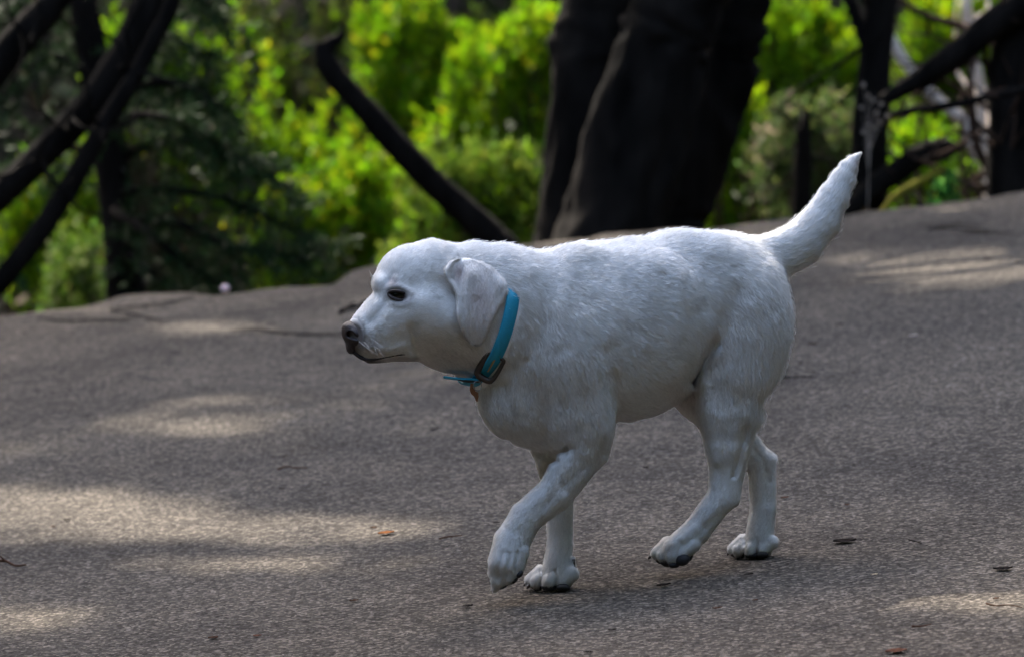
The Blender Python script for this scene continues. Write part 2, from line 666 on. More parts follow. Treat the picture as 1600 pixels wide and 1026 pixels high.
CANOPY = []
_rg = np.random.default_rng(77)
for _gx in np.arange(-3.6, 6.3, 1.1):
    for _gy in np.arange(-1.7, 6.0, 1.1):
        _z = 7.0 + 0.7 * _rg.normal()
        CANOPY.append((np.array([_gx, _gy, 0]) + SUN * (_z / SUN[2]) + np.array([0.25, 0.25, 0]) * _rg.normal(size=3), (0.95, 0.95, 0.5)))
CROWN_AT = [(-0.3, 6.6), (-3.4, 6.0), (2.0, 6.4), (4.4, 6.2)]        # trunks that carry the canopy


def canopy_for(k):
    """the part of the canopy above the road that belongs to tree k"""
    out = []
    for c, r in CANOPY:
        d = [abs(c[0] - x) for x, y in CROWN_AT]
        if int(np.argmin(d)) == k:
            out.append((c, r))
    if not out:
        out.append(((CROWN_AT[k][0], CROWN_AT[k][1] + 2.0, 5.8), (1.6, 1.4, 0.9)))
    return out
# ------------------------------------------------------------------ trees and shrubs beyond the road
def base_of(px, py, d):
    p = P(px, py, d)
    p[2] = terrain_z(np.array([p[0]]), np.array([p[1]]))[0]
    return p


def stem(name, pts, parent, mat=None, seed=0, rough=0.13, nscale=7, seg=16, sub=5):
    v, f = px_tube(pts, seg, rough, nscale, seed, sub)
    return mesh_obj(name, v, f, mat or M_bark, parent)


def branchlets(parent, starts, n, length, r0, mat, name="branch", seed=0, up=0.4):
    """forking limbs that carry a crown"""
    parts = []
    rg = np.random.default_rng(seed)
    for s in starts:
        s = np.array(s, float)
        for _ in range(n):
            d = rg.normal(size=3)
            d[2] = abs(d[2]) * up + 0.2
            d /= np.linalg.norm(d)
            p = [s]
            for k in range(4):
                d = d + 0.25 * rg.normal(size=3)
                d /= np.linalg.norm(d)
                p.append(p[-1] + d * length / 4)
            parts.append(tube(p, [r0, r0 * .8, r0 * .6, r0 * .4, r0 * .15], 7, 0.1, 6, seed, True, 2))
    v, f = join(parts)
    return mesh_obj(name, v, f, mat, parent)


LEAF_D = (0.045, 0.075, 0.018)

# --- the big tree with three trunks behind the dog
t = empty("multi_trunk_tree", base_of(950, 420, 16.2))
tag(t, "massive dark tree of three leaning trunks rising right behind the dog's back", "tree")
tops = []
for sd, pts in enumerate([
    [(880, 620, 16.3, 150), (884, 480, 16.3, 128), (889, 370, 16.3, 112), (896, 290, 16.3, 114), (906, 200, 16.3, 118), (921, 100, 16.3, 122), (942, 0, 16.3, 122), (962, -300, 16.3, 112), (975, -900, 16.5, 95), (940, -1900, 16.9, 70), (900, -2700, 17.2, 45)],
    [(915, 620, 16.0, 215), (930, 480, 16.0, 185), (948, 370, 16.0, 168), (974, 280, 16.0, 160), (1004, 180, 16.0, 152), (1034, 80, 16.0, 146), (1058, 0, 16.0, 145), (1105, -250, 16.0, 138), (1170, -700, 15.8, 120), (1230, -1500, 15.4, 95), (1250, -2400, 15.2, 60)],
    [(990, 620, 16.5, 130), (1012, 480, 16.5, 112), (1044, 350, 16.5, 100), (1070, 290, 16.5, 96), (1108, 200, 16.5, 92), (1137, 100, 16.5, 90), (1162, 0, 16.5, 86), (1215, -220, 16.6, 80), (1330, -800, 16.9, 70), (1430, -1600, 17.2, 55), (1500, -2500, 17.5, 35)]]):
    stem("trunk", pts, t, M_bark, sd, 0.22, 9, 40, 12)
    tops += [P(*pts[-1][:3]), P(*pts[-2][:3])]
branchlets(t, tops, 5, 2.2, 0.07, M_bark, seed=3)
crown(t, canopy_for(0), 1700, 0.105, LEAF_D, 1)

# --- leaning left tree: three bare limbs crossing the corner
t = empty("leaning_tree", base_of(-260, 560, 15.9))
tag(t, "leaning dark tree at the left edge with bare limbs slanting up to the right", "tree")
stem("trunk", [(-330, 760, 15.9, 90), (-240, 560, 15.9, 70), (-160, 440, 15.9, 56), (-80, 372, 15.9, 50), (0, 304, 15.9, 48), (72, 236, 15.9, 50), (142, 164, 15.9, 52), (196, 88, 15.9, 54), (236, 0, 15.9, 56), (300, -180, 15.9, 54), (420, -600, 15.7, 48), (520, -1400, 15.4, 40), (560, -2200, 15.2, 26)], t, M_bark, 11, .12)
stem("limb", [(-240, 620, 15.8, 46), (-120, 540, 15.8, 42), (-60, 490, 15.8, 40), (0, 440, 15.8, 38), (52, 378, 15.8, 36), (108, 292, 15.8, 34), (163, 197, 15.8, 32), (206, 128, 15.8, 29), (242, 60, 15.8, 27), (270, 0, 15.8, 26), (330, -200, 15.8, 24), (380, -600, 15.6, 18)], t, M_bark, 12, .14)
stem("limb", [(-230, 500, 16.2, 70), (-120, 300, 16.2, 64), (-60, 180, 16.2, 60), (0, 98, 16.2, 56), (44, 48, 16.2, 50), (92, -8, 16.2, 46), (150, -120, 16.2, 42), (260, -500, 16.4, 34), (300, -1400, 16.4, 22)], t, M_bark, 13, .12)
branchlets(t, [P(560, -2200, 15.2), P(420, -600, 15.7), P(300, -1400, 16.4), P(520, -1400, 15.4)], 5, 2.0, 0.05, M_bark, seed=5)
crown(t, canopy_for(1), 1700, 0.105, LEAF_D, 2)

# --- snag leaning in the gap
t = empty("broken_snag", base_of(860, 520, 16.8))
tag(t, "broken bare snag slanting down from a knobbly stub towards the dog's neck", "dead tree")
stem("trunk", [(930, 640, 16.8, 66), (850, 480, 16.8, 58), (795, 402, 16.7, 52), (765, 368, 16.7, 48), (735, 338, 16.7, 46), (690, 298, 16.7, 44), (650, 258, 16.7, 43), (612, 218, 16.7, 42), (575, 176, 16.7, 40), (540, 138, 16.7, 38), (516, 108, 16.7, 36), (505, 84, 16.7, 32), (503, 66, 16.7, 22)], t, M_bark, 21, .1, 9)
stem("stub", [(508, 92, 16.7, 26), (516, 70, 16.7, 24), (530, 60, 16.7, 16), (536, 46, 16.7, 9), (534, 38, 16.7, 4)], t, M_bark, 22, .2, 12, 12)

# --- right hand trees
t = empty("dark_tree", base_of(1365, 400, 16.1))
tag(t, "upright dark trunk standing just behind the raised tail tip", "tree")
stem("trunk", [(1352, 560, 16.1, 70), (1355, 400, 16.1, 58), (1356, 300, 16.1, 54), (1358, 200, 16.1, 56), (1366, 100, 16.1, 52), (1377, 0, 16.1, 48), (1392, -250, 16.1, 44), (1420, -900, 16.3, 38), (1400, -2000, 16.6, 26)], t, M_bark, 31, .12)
stem("limb", [(1362, 90, 16.1, 26), (1346, 48, 16.1, 20), (1330, 8, 16.1, 17), (1312, -60, 16.1, 15), (1290, -300, 16.0, 10)], t, M_bark, 32, .1)
branchlets(t, [P(1400, -2000, 16.6), P(1420, -900, 16.3)], 6, 2.0, 0.045, M_bark, seed=6)
crown(t, canopy_for(2), 1700, 0.105, LEAF_D, 3)

t = empty("forked_tree", base_of(1610, 420, 15.9))
tag(t, "brown tree at the right edge with a thick limb reaching down to the left", "tree")
stem("trunk", [(1622, 620, 15.9, 120), (1606, 400, 15.9, 96), (1594, 300, 15.9, 84), (1586, 220, 15.9, 76), (1584, 140, 15.9, 74), (1596, 50, 15.9, 76), (1620, -60, 15.9, 74), (1680, -400, 15.9, 66), (1720, -1200, 15.8, 50), (1700, -2100, 15.6, 30)], t, M_bark, 41, .24)
stem("limb", [(1650, -60, 15.8, 62), (1600, 6, 15.8, 52), (1556, 34, 15.8, 48), (1506, 74, 15.8, 43), (1468, 102, 15.8, 38), (1436, 124, 15.8, 33), (1404, 142, 15.8, 26), (1376, 158, 15.8, 16)], t, M_bark, 42, .1)
stem("branch", [(1680, 118, 15.7, 15), (1600, 140, 15.7, 14), (1552, 149, 15.7, 13), (1511, 160, 15.7, 13), (1470, 167, 15.7, 12), (1440, 170, 15.7, 12), (1410, 175, 15.7, 10), (1386, 181, 15.7, 6)], t, M_bark, 43, .1, 14, 10)
stem("branch", [(1640, 110, 15.9, 20), (1590, 96, 16.2, 14), (1540, 60, 16.4, 14), (1505, 42, 16.5, 14), (1474, 34, 16.5, 12), (1447, 24, 16.5, 11), (1420, 10, 16.5, 10), (1396, -8, 16.5, 7)], t, M_bark_brown, 44, .1, 14, 10)
branchlets(t, [P(1700, -2100, 15.6), P(1720, -1200, 15.8)], 6, 2.0, 0.05, M_bark, seed=8)
crown(t, canopy_for(3), 1700, 0.105, LEAF_D, 4)

t = empty("slender_tree", base_of(1540, 380, 17.8))
tag(t, "slender pale stem standing upright beyond the thick limb, bark brightened as if sunlit", "tree")
stem("trunk", [(1552, 460, 17.8, 20), (1546, 300, 17.8, 18), (1538, 240, 17.8, 17), (1534, 190, 17.8, 18), (1532, 145, 17.8, 18), (1524, 105, 17.8, 17), (1516, 70, 17.8, 16), (1511, 30, 17.8, 16), (1510, -20, 17.8, 15), (1506, -300, 17.9, 14), (1530, -900, 18.1, 10), (1540, -1500, 18.3, 5)], t, M_bark_pale, 51, .1, 14, 12)
crown(t, [(P(1535, -1400, 18.2), (0.9, 0.9, 0.8)), (P(1560, -900, 18.0), (0.8, 0.8, 0.5))], 300, 0.12, (0.07, 0.13, 0.02), 6, filt=True)

t = empty("leaning_dead_tree", base_of(1560, 300, 17.3))
tag(t, "grey dead tree slanting down right between the dark trunk and the slender pale one", "dead tree")
stem("trunk", [(1380, 30, 17.3, 12), (1394, 62, 17.3, 16), (1413, 98, 17.3, 18), (1446, 138, 17.3, 19), (1478, 168, 17.3, 19), (1505, 190, 17.3, 19), (1516, 222, 17.3, 18), (1540, 254, 17.3, 18), (1580, 300, 17.3, 20), (1660, 400, 17.3, 22)], t, M_bark_pale, 52, .14, 14, 12)

t = empty("red_stem", base_of(1550, 330, 16.6))
tag(t, "curved reddish-brown stem rising beside the slender pale one", "sapling")
stem("trunk", [(1600, 400, 16.6, 24), (1568, 300, 16.6, 20), (1546, 264, 16.6, 17), (1528, 232, 16.6, 15), (1519, 182, 16.6, 13), (1516, 140, 16.6, 11), (1515, 108, 16.6, 8), (1512, 80, 16.6, 3)], t, M_bark_brown, 53, .1, 14, 10)

t = empty("log", base_of(1400, 300, 16.0))
tag(t, "dark rotten log propped on the verge, right of the tail tip", "log")
stem("trunk", [(1318, 350, 16.0, 30), (1340, 318, 16.0, 34), (1368, 292, 16.0, 38), (1400, 268, 16.0, 40), (1432, 248, 16.0, 40), (1460, 236, 16.0, 38), (1482, 236, 16.0, 34), (1490, 243, 16.0, 22)], t, M_bark, 61, .2, 10, 18)

t = empty("mossy_stem", base_of(1400, 320, 15.9))
tag(t, "thin yellow mossy stem lying under the dark log", "fallen branch")
stem("trunk", [(1372, 340, 15.6, 8), (1392, 314, 15.6, 11), (1410, 300, 15.6, 12), (1428, 290, 15.6, 12), (1445, 280, 15.6, 11), (1462, 270, 15.6, 8), (1480, 262, 15.6, 4)], t, M_bark_moss, 62, .15, 18, 10)

t = empty("small_trunk", base_of(1254, 400, 17.5))
tag(t, "short thin dark broken trunk in the shade just left of the raised tail", "tree")
stem("trunk", [(1250, 480, 17.5, 34), (1252, 330, 17.5, 30), (1254, 260, 17.5, 29), (1256, 215, 17.5, 24), (1259, 190, 17.5, 16), (1262, 172, 17.5, 8)], t, M_bark, 63, .14, 10, 12)
stem("branch", [(1257, 215, 17.5, 9), (1244, 190, 17.5, 8), (1222, 178, 17.5, 6), (1196, 174, 17.5, 4)], t, M_bark, 64, .1, 12, 8)



def twiggy(parent, spots, n, L, w0, mat, seed, name="twigs", d=16.3):
    """thin crooked side shoots growing from a limb; spots in photograph pixels"""
    rg = np.random.default_rng(seed)
    parts = []
    for k in range(n):
        sx, sy, sd_ = spots[k % len(spots)]
        p = P(sx + rg.normal() * 6, sy + rg.normal() * 6, sd_)
        dr = rg.normal(size=3) * [1, .7, 1] + [0, 0, .3]
        dr /= np.linalg.norm(dr)
        pts = [p]
        for q_ in range(5):
            dr = dr + .45 * rg.normal(size=3)
            dr /= np.linalg.norm(dr)
            pts.append(pts[-1] + dr * L * (0.5 + rg.random()) / 5)
            if q_ in (1, 3):
                e = dr + .9 * rg.normal(size=3)
                e /= np.linalg.norm(e)
                parts.append(tube([pts[-1], pts[-1] + e * L * .12, pts[-1] + e * L * .22 + [0, 0, .01]], [w0 * .5, w0 * .35, w0 * .1], 5, 0, 1, 0, False, 2))
        parts.append(tube(pts, np.linspace(w0, w0 * .2, 6), 6, .1, 20, k, False, 2))
    v, f = join(parts)
    return mesh_obj(name, v, f, mat, parent)


for nm, spots, nn_, L_, w_, mt, sd in (("forked_tree", [(1590, 200, 15.9), (1585, 120, 15.9), (1540, 60, 15.9), (1590, 280, 15.9)], 16, .42, .009, M_bark_brown, 1),
                                     ("dark_tree", [(1364, 60, 16.1), (1358, 180, 16.1), (1356, 240, 16.1), (1370, 20, 16.1)], 12, .35, .008, M_bark, 2),
                                     ("leaning_tree", [(100, 200, 15.8), (190, 110, 15.8), (60, 250, 15.8), (160, 200, 15.8), (40, 60, 16.1)], 16, .35, .007, M_bark, 3),
                                     ("slender_tree", [(1532, 150, 17.8), (1514, 40, 17.8), (1536, 220, 17.8)], 9, .4, .008, M_bark_pale, 4),
                                     ("small_trunk", [(1256, 220, 17.5), (1258, 200, 17.5), (1254, 250, 17.5)], 8, .25, .006, M_bark, 5)):
    twiggy(bpy.data.objects[nm], spots, nn_, L_, w_, mt, sd)

t = empty("dead_brush", base_of(1520, 330, 16.4))
tag(t, "tangle of thin crooked dead branches behind the road edge at the upper right", "dead brush")
rgd = np.random.default_rng(12)
parts = []
for k in range(22):
    x0, y0 = rgd.uniform(1400, 1640), rgd.uniform(290, 330)
    x1, y1 = x0 + rgd.normal() * 70, rgd.uniform(150, 270)
    dd_ = rgd.uniform(16.2, 17.2)
    xm, ym = (x0 + x1) / 2 + rgd.normal() * 22, (y0 + y1) / 2 + rgd.normal() * 12
    w_ = rgd.uniform(3, 9)
    parts.append(px_tube([(x0, y0 + 30, dd_, w_), (x0, y0, dd_, w_), (xm, ym, dd_, w_ * .8), (x1, y1, dd_, w_ * .4)], 8, .12, 16, k, 5))
    mesh_obj("branch", *parts[-1], M_bark_brown, t)

# --- dark conifer on the left, boughs reaching right
t = empty("conifer", base_of(190, 500, 16.8))
tag(t, "shaded grey-green conifer on the left with drooping boughs reaching right over the verge", "conifer")
stem("trunk", [(200, 620, 16.8, 80), (196, 470, 16.8, 66), (190, 380, 16.8, 62), (180, 290, 16.8, 58), (160, 170, 16.8, 52), (140, 60, 16.8, 48), (120, -100, 16.8, 42), (90, -600, 16.9, 32), (60, -1400, 17.0, 16)], t, M_bark, 71, .14, 9, 16)
BOUGHS = [((180, 300), (300, 300), (400, 330), (512, 388), 16.5), ((175, 250), (280, 220), (380, 250), (450, 300), 16.6), ((185, 340), (280, 350), (360, 385), (470, 400), 16.4),
          ((165, 170), (240, 130), (310, 140), (370, 190), 16.7), ((165, 190), (230, 180), (300, 200), (380, 250), 16.4), ((150, 110), (210, 60), (270, 60), (330, 90), 16.8),
          ((180, 330), (240, 370), (300, 420), (350, 440), 16.4), ((150, 120), (90, 90), (40, 110), (-30, 170), 16.8), ((170, 260), (110, 230), (60, 250), (10, 290), 17.0),
          ((140, 60), (90, 20), (50, 10), (0, 30), 16.9), ((130, -20), (220, -40), (300, -10), (360, 40), 16.8), ((150, 150), (220, 110), (280, 160), (340, 230), 16.9), ((180, 380), (230, 420), (260, 440), (300, 455), 16.6)]
bp_, npos, ndir = [], [], []
rg = np.random.default_rng(5)
for bi, (a, b, c, d, dep) in enumerate(BOUGHS):
    pts = np.array([P(*a, dep + .3), P(*b, dep), P(*c, dep), P(*d, dep)])
    bp_.append(tube(pts, [0.018, 0.012, 0.008, 0.003], 7, 0.1, 10, bi, True, 5))
    tt = rg.random(70) ** 0.8
    for s in tt:
        i = min(int(s * 3), 2)
        f = s * 3 - i
        base = pts[i] * (1 - f) + pts[i + 1] * f
        ax = pts[i + 1] - pts[i]
        ax /= np.linalg.norm(ax)
        dr = ax * 0.8 + rg.normal(size=3) * 0.55 + np.array([0, 0, -0.25])
        dr /= np.linalg.norm(dr)
        L = (0.10 + 0.14 * rg.random()) * (1.15 - 0.5 * s)
        k = 26
        u = rg.random(k)
        base2 = base + dr * (u * L)[:, None]
        nd = dr + rg.normal(size=(k, 3)) * 0.8
        npos.append(base2)
        ndir.append(nd)
v, f = join(bp_)
mesh_obj("bough", v, f, M_bark, t)
npos = np.concatenate(npos)
ndir = np.concatenate(ndir)
V, q = leaf_cloud(npos, 0.032 * rng.uniform(.7, 1.3, len(npos)), 0, 0.16, ndir)
mesh_obj("needles", V, q, M_needle, t, smooth=False, attrs={"tint": leaf_tint(len(npos), (0.020, 0.040, 0.013), .5, (0.08, 0.065, 0.045), .05)})


# --- shrubs
def shrub(name, label, depth, blobs, n_per, size, base, hot=None, hotf=0.0, seed=0, group=None, mat=None, narrow=.5):
    """blobs: (px, py, half width px, half height px); leaves sit on upright shoots"""
    rg = np.random.default_rng(seed + 100)
    cx = np.mean([b[0] for b in blobs])
    root = base_of(cx, max(b[1] + b[3] for b in blobs), depth)
    o = empty(name, root)
    tag(o, label, "shrub", group)
    stems, LP, LD = [], [], []
    for bx_, by_, rx, ry in blobs:
        c = P(bx_, by_, depth)
        sx, sz = rx / F * depth, ry / F * depth
        nsh = max(6, int(n_per * rx * ry / 2500))
        for k in range(nsh):
            u = rg.normal(size=3)
            u /= np.linalg.norm(u)
            u *= rg.random() ** 0.4
            tip = c + u * np.array([sx, max(sx, sz) * 0.8, sz]) * 1.28
            if vnoise(tip[None], 5.0, seed)[0] < -0.28:
                continue                                   # gaps between the sprays of leaves
            low = tip + np.array([rg.normal() * .06, rg.normal() * .06, -0.16 - 0.22 * rg.random()])
            if k % 3 == 0:
                g = root + np.array([(tip[0] - root[0]) * .6, (tip[1] - root[1]) * .6, 0])
                g[2] = terrain_z(np.array([g[0]]), np.array([g[1]]))[0] - 0.02
                stems.append(tube([g, (g + low) / 2 + rg.normal(size=3) * .03, low, tip], [0.009, 0.006, 0.004, 0.0015], 5, 0, 1, 0, False, 2))
            m = 30
            s = rg.random(m) ** 0.7
            base_p = low + (tip - low) * s[:, None]
            ang = rg.random(m) * 6.28
            dr = np.stack([np.cos(ang), np.sin(ang), 0.35 + 0.9 * s], 1)
            LP.append(base_p)
            LD.append(dr)
    LP, LD = np.concatenate(LP), np.concatenate(LD)
    v, f = join(stems)
    mesh_obj("stems", v, f, M_bark_brown, o)
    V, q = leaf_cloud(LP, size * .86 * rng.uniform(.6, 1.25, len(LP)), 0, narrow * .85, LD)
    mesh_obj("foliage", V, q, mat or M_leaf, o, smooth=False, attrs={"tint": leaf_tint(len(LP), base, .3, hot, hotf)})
    return o


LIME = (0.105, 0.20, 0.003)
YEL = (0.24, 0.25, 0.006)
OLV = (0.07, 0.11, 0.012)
SG = "sunlit shrubs beyond the road edge"
shrub("shrub", "tall lime-green shrub filling the gap between the left limbs and the conifer top", 20.5, [(275, 70, 50, 60), (255, 120, 50, 40), (330, 110, 40, 40), (200, 60, 50, 50), (320, 200, 50, 40)], 52, .05, LIME, YEL, 0.072, 1, SG)
shrub("shrub", "narrow lime-green shrub left of the broken snag, growing above the conifer boughs", 21, [(410, 140, 32, 60), (420, 230, 55, 60), (480, 230, 50, 60), (375, 60, 34, 44), (345, 160, 36, 50), (390, 290, 50, 40)], 50, .05, LIME, YEL, 0.096, 2, SG)
shrub("shrub", "broad lime-green shrub under the snag, yellow tips, beyond the dog's forehead", 20, [(470, 330, 60, 60), (540, 340, 80, 70), (560, 270, 50, 50), (610, 360, 60, 50), (460, 420, 70, 36), (540, 410, 60, 30)], 60, .05, LIME, YEL, 0.108, 3, SG)
shrub("shrub", "bright shrub at the top middle, just right of the snag's stub", 21.5, [(600, 110, 70, 50), (640, 40, 70, 50), (560, 120, 40, 40), (690, 90, 70, 50), (640, 170, 80, 40)], 60, .055, LIME, YEL, 0.060, 4, SG)
shrub("shrub", "bright yellow-green shrub touching the left side of the three trunks", 20.5, [(800, 150, 60, 60), (760, 120, 60, 60), (840, 40, 50, 60), (740, 200, 80, 50), (830, 220, 40, 60)], 56, .055, LIME, YEL, 0.072, 5, SG)
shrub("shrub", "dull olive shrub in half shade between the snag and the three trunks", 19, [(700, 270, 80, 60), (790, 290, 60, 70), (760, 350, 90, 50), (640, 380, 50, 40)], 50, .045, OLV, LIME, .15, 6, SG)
shrub("shrub", "lime-green shrub low on the slope right of the three trunks", 19.5, [(1165, 220, 42, 50), (1140, 290, 50, 46), (1200, 300, 50, 40), (1160, 160, 40, 40)], 60, .05, LIME, YEL, 0.072, 7, SG)
shrub("shrub", "large bright shrub at the top between the three trunks and the dark trunk", 22, [(1240, 40, 60, 50), (1290, 60, 60, 50), (1250, 110, 60, 40), (1310, 130, 40, 50), (1210, 90, 40, 50)], 60, .055, LIME, YEL, 0.060, 8, SG)
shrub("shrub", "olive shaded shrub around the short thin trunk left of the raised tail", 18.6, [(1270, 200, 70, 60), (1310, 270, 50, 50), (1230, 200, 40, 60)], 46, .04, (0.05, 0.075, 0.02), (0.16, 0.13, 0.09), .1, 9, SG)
shrub("shrub", "bright shrub seen under the thick right limb, behind the pale stems", 21, [(1440, 60, 60, 60), (1480, 110, 60, 50), (1560, 90, 40, 60), (1450, 0, 80, 40), (1580, 10, 60, 40)], 60, .05, LIME, YEL, 0.072, 10, SG)
shrub("shrub", "low green shrub between the thin horizontal branch and the dark log", 18.5, [(1430, 205, 60, 24), (1410, 230, 40, 30), (1480, 210, 30, 20)], 56, .04, LIME, None, 0, 11, SG)
shrub("shrub", "lime-green shrub under the leaning left limbs, seen between them", 20, [(70, 290, 50, 50), (40, 340, 50, 40), (110, 260, 40, 40)], 56, .05, LIME, YEL, 0.072, 12, SG)
shrub("shrub", "pale speckled shrub at the foot of the left slope, above the road edge", 18.5, [(110, 380, 50, 44), (60, 410, 60, 40), (130, 430, 40, 30)], 40, .035, (0.06, 0.11, 0.012), (0.16, 0.18, 0.08), .08, 13, SG)
shrub("green_plant", "small glossy green plant by the end of the dark log", 15.9, [(1470, 292, 22, 16), (1482, 280, 14, 12)], 90, .035, (0.05, 0.16, 0.03), None, 0, 14)

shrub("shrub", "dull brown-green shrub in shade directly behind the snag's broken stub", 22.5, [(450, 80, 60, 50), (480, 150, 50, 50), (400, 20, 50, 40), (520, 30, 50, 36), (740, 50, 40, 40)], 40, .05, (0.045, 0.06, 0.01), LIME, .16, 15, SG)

# --- dry weed standing at the road edge behind the tail
g = ground(1356, 329)
t = empty("dry_weed", g)
tag(t, "thin dry weed with tiny seed heads standing behind the tail tip", "weed")
dep = (g - CAM) @ FWD + 0.15
heads, sts = [], []
for hx, hy in ((1349, 133), (1358, 150), (1365, 157), (1377, 162), (1349, 206), (1356, 195), (1387, 180), (1370, 178), (1366, 200), (1345, 170), (1360, 228), (1375, 190)):
    j = (1356 + (hx - 1356) * .2, hy + 45)
    sts.append(tube([P(1356, 340, dep), P(1357, 270, dep), P(*j, dep), P(hx, hy, dep)], [.0009, .0008, .0006, .0004], 5, 0, 1, 0, False, 3))
    hp = P(hx, hy, dep)
    for _ in range(7):
        d = rg.normal(size=3)
        d /= np.linalg.norm(d)
        heads.append(tube([hp, hp + d * .005, hp + d * .009], [.0007, .0021, .0004], 5, 0, 1, 0, True, 1))
v, f = join(sts)
M_dry = simple("dry_stalk", (0.22, 0.17, 0.13), 0.9)
mesh_obj("stalks", v, f, M_dry, t)
v, f = join(heads)
o = mesh_obj("seed_heads", v, f, M_dry, t)
tag(o, kind="stuff")

# --- the wood beyond: undergrowth covering the slope, and the dark mass of trees above it
n = 60000
x = rng.uniform(-9, 9, n)
y = rng.uniform(0.0, 1, n) ** 1.2 * 26
ey = edge_y(x)
yy = ey + 0.45 + y
z = terrain_z(x, yy)
hgt = (0.05 + 0.28 * np.clip(fnoise(np.stack([x, yy, x * 0], 1), 0.9, 3, 55), -.4, 1.4)) * np.clip(y / 1.6, 0.12, 3)
pos = np.stack([x, yy, z + rng.random(n) * np.clip(hgt, .03, 2)], 1)
V, q = leaf_cloud(pos, .055 * rng.uniform(.5, 1.3, n) * (1 + y / 14), .8, .45)
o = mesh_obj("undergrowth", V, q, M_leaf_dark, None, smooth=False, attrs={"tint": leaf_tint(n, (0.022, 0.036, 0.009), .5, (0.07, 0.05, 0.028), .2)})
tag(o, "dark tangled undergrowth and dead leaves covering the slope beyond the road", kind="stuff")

n = 90000
x = rng.uniform(-16, 16, n)
yy = 15 + 12 * rng.random(n) ** 1.3
zt = terrain_z(x, yy)
hh = 5.5 + 1.5 * fnoise(np.stack([x, yy, x * 0], 1), 0.35, 3, 66)
pos = np.stack([x, yy, zt + hh * rng.random(n) ** 0.8], 1)
dn = fnoise(pos, 0.55, 3, 88)
pos = pos[dn > -0.25]
ls = .16 * rng.uniform(.5, 1.3, len(pos))
n2 = 60000                                             # taller trees added farther back and round the sides to block low sky
x = rng.uniform(-30, 30, n2)
yy = 25 + 9 * rng.random(n2)
sdm = rng.random(n2) < 0.4
x[sdm] = rng.choice([-1, 1], sdm.sum()) * rng.uniform(15, 21, sdm.sum())
yy[sdm] = rng.uniform(6, 27, sdm.sum())
hh = (11 + 2.5 * fnoise(np.stack([x, yy, x * 0], 1), 0.25, 3, 67)) * np.where(sdm, .8, 1)
pos2 = np.stack([x, yy, terrain_z(x, yy) + hh * rng.random(n2) ** .85], 1)
pos = np.concatenate([pos, pos2])
ls = np.concatenate([ls, .5 * rng.uniform(.5, 1.3, n2)])
V, q = leaf_cloud(pos, ls, 0, .6)
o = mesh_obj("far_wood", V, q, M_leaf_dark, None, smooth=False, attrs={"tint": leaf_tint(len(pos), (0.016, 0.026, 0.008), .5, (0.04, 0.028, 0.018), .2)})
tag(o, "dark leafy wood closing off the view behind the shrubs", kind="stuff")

# --- unseen trees added on the near side; their crowns shade the dog's flank
rgt = np.random.default_rng(9)
NEAR = [(-4.6, -15.5, "unseen leafy tree added on the near verge, left of the camera, to shade the dog", 5),
        (4.9, -14.6, "unseen leafy tree added on the near verge, right of the camera, to shade the dog", 6),
        (0.4, -17.5, "unseen leafy tree added straight behind the camera to shade the dog", 7)]
NB = {5: [], 6: [], 7: []}
for gx in np.arange(-8.7, 8.8, 1.5):
    for gy in np.arange(-13.5, 9.0, 1.5):
        if abs(gx) < 3.2 and gy > -3.6:
            continue                                      # the road is open to the sky above the dog
        if gy > 1.5 and abs(gx) < 6:
            continue
        dist = math.hypot(gx, gy)
        zz = 2.7 + SLOPE * gx + 0.10 * dist + 1.2 * rgt.random()
        zz = max(zz, 2.9)
        k = 5 if gx < -2 else 6 if gx > 2 else 7
        NB[k].append(((gx + .3 * rgt.normal(), gy + .3 * rgt.normal(), zz), (1.25, 1.25, 0.7)))
for tx, ty, lab, sd in NEAR:
    t = empty("unseen_shade_tree", (tx, ty, terrain_z(np.array([tx]), np.array([ty]))[0]))
    tag(t, lab, "tree", "added shade trees on the near side of the road")
    z0 = t.location[2]
    v, f = tube([(tx, ty, z0 - .2), (tx + .1, ty + .2, 2), (tx, ty + .9, 4), (tx - .2 * np.sign(tx), ty + 2.2, 6.2)], [.26, .2, .17, .1], 16, .12, 7, sd, True, 5)
    mesh_obj("trunk", v, f, M_bark, t)
    branchlets(t, [(tx, ty + .9, 4), (tx - .2 * np.sign(tx), ty + 2.2, 6.2)], 7, 2.6, .06, M_bark, seed=sd)
    crown(t, NB[sd], 230, 0.25, LEAF_D, sd, filt=False)
n = 70000  # unseen bushes added around the road to keep low skylight off the dog
u = rng.random(n)
side = rng.integers(0, 4, n)
x = np.where(side < 2, rng.uniform(-19, 19, n), np.where(side == 2, rng.uniform(-19, -14.5, n), rng.uniform(14.5, 19, n)))
y = np.where(side < 2, rng.uniform(-20, -16, n), rng.uniform(-18, 9, n))
pos = np.stack([x, y, terrain_z(x, y) + rng.random(n) ** .9 * (7.5 + 1.5 * fnoise(np.stack([x, y, x * 0], 1), .4, 2, 3))], 1)
V, q = leaf_cloud(pos, .50 * rng.uniform(.5, 1.3, n), 0, .65)
o = mesh_obj("unseen_thicket", V, q, M_leaf_dark, None, smooth=False, attrs={"tint": leaf_tint(n, LEAF_D, .4)})
tag(o, "dark unseen bushes added round the road to block low skylight", kind="stuff")
# ------------------------------------------------------------------ the dog
def smin(a, b, k):
    h = np.clip(0.5 + 0.5 * (b - a) / k, 0, 1)
    return b * (1 - h) + a * h - k * h * (1 - h)


def smax(a, b, k):
    return -smin(-a, -b, k)


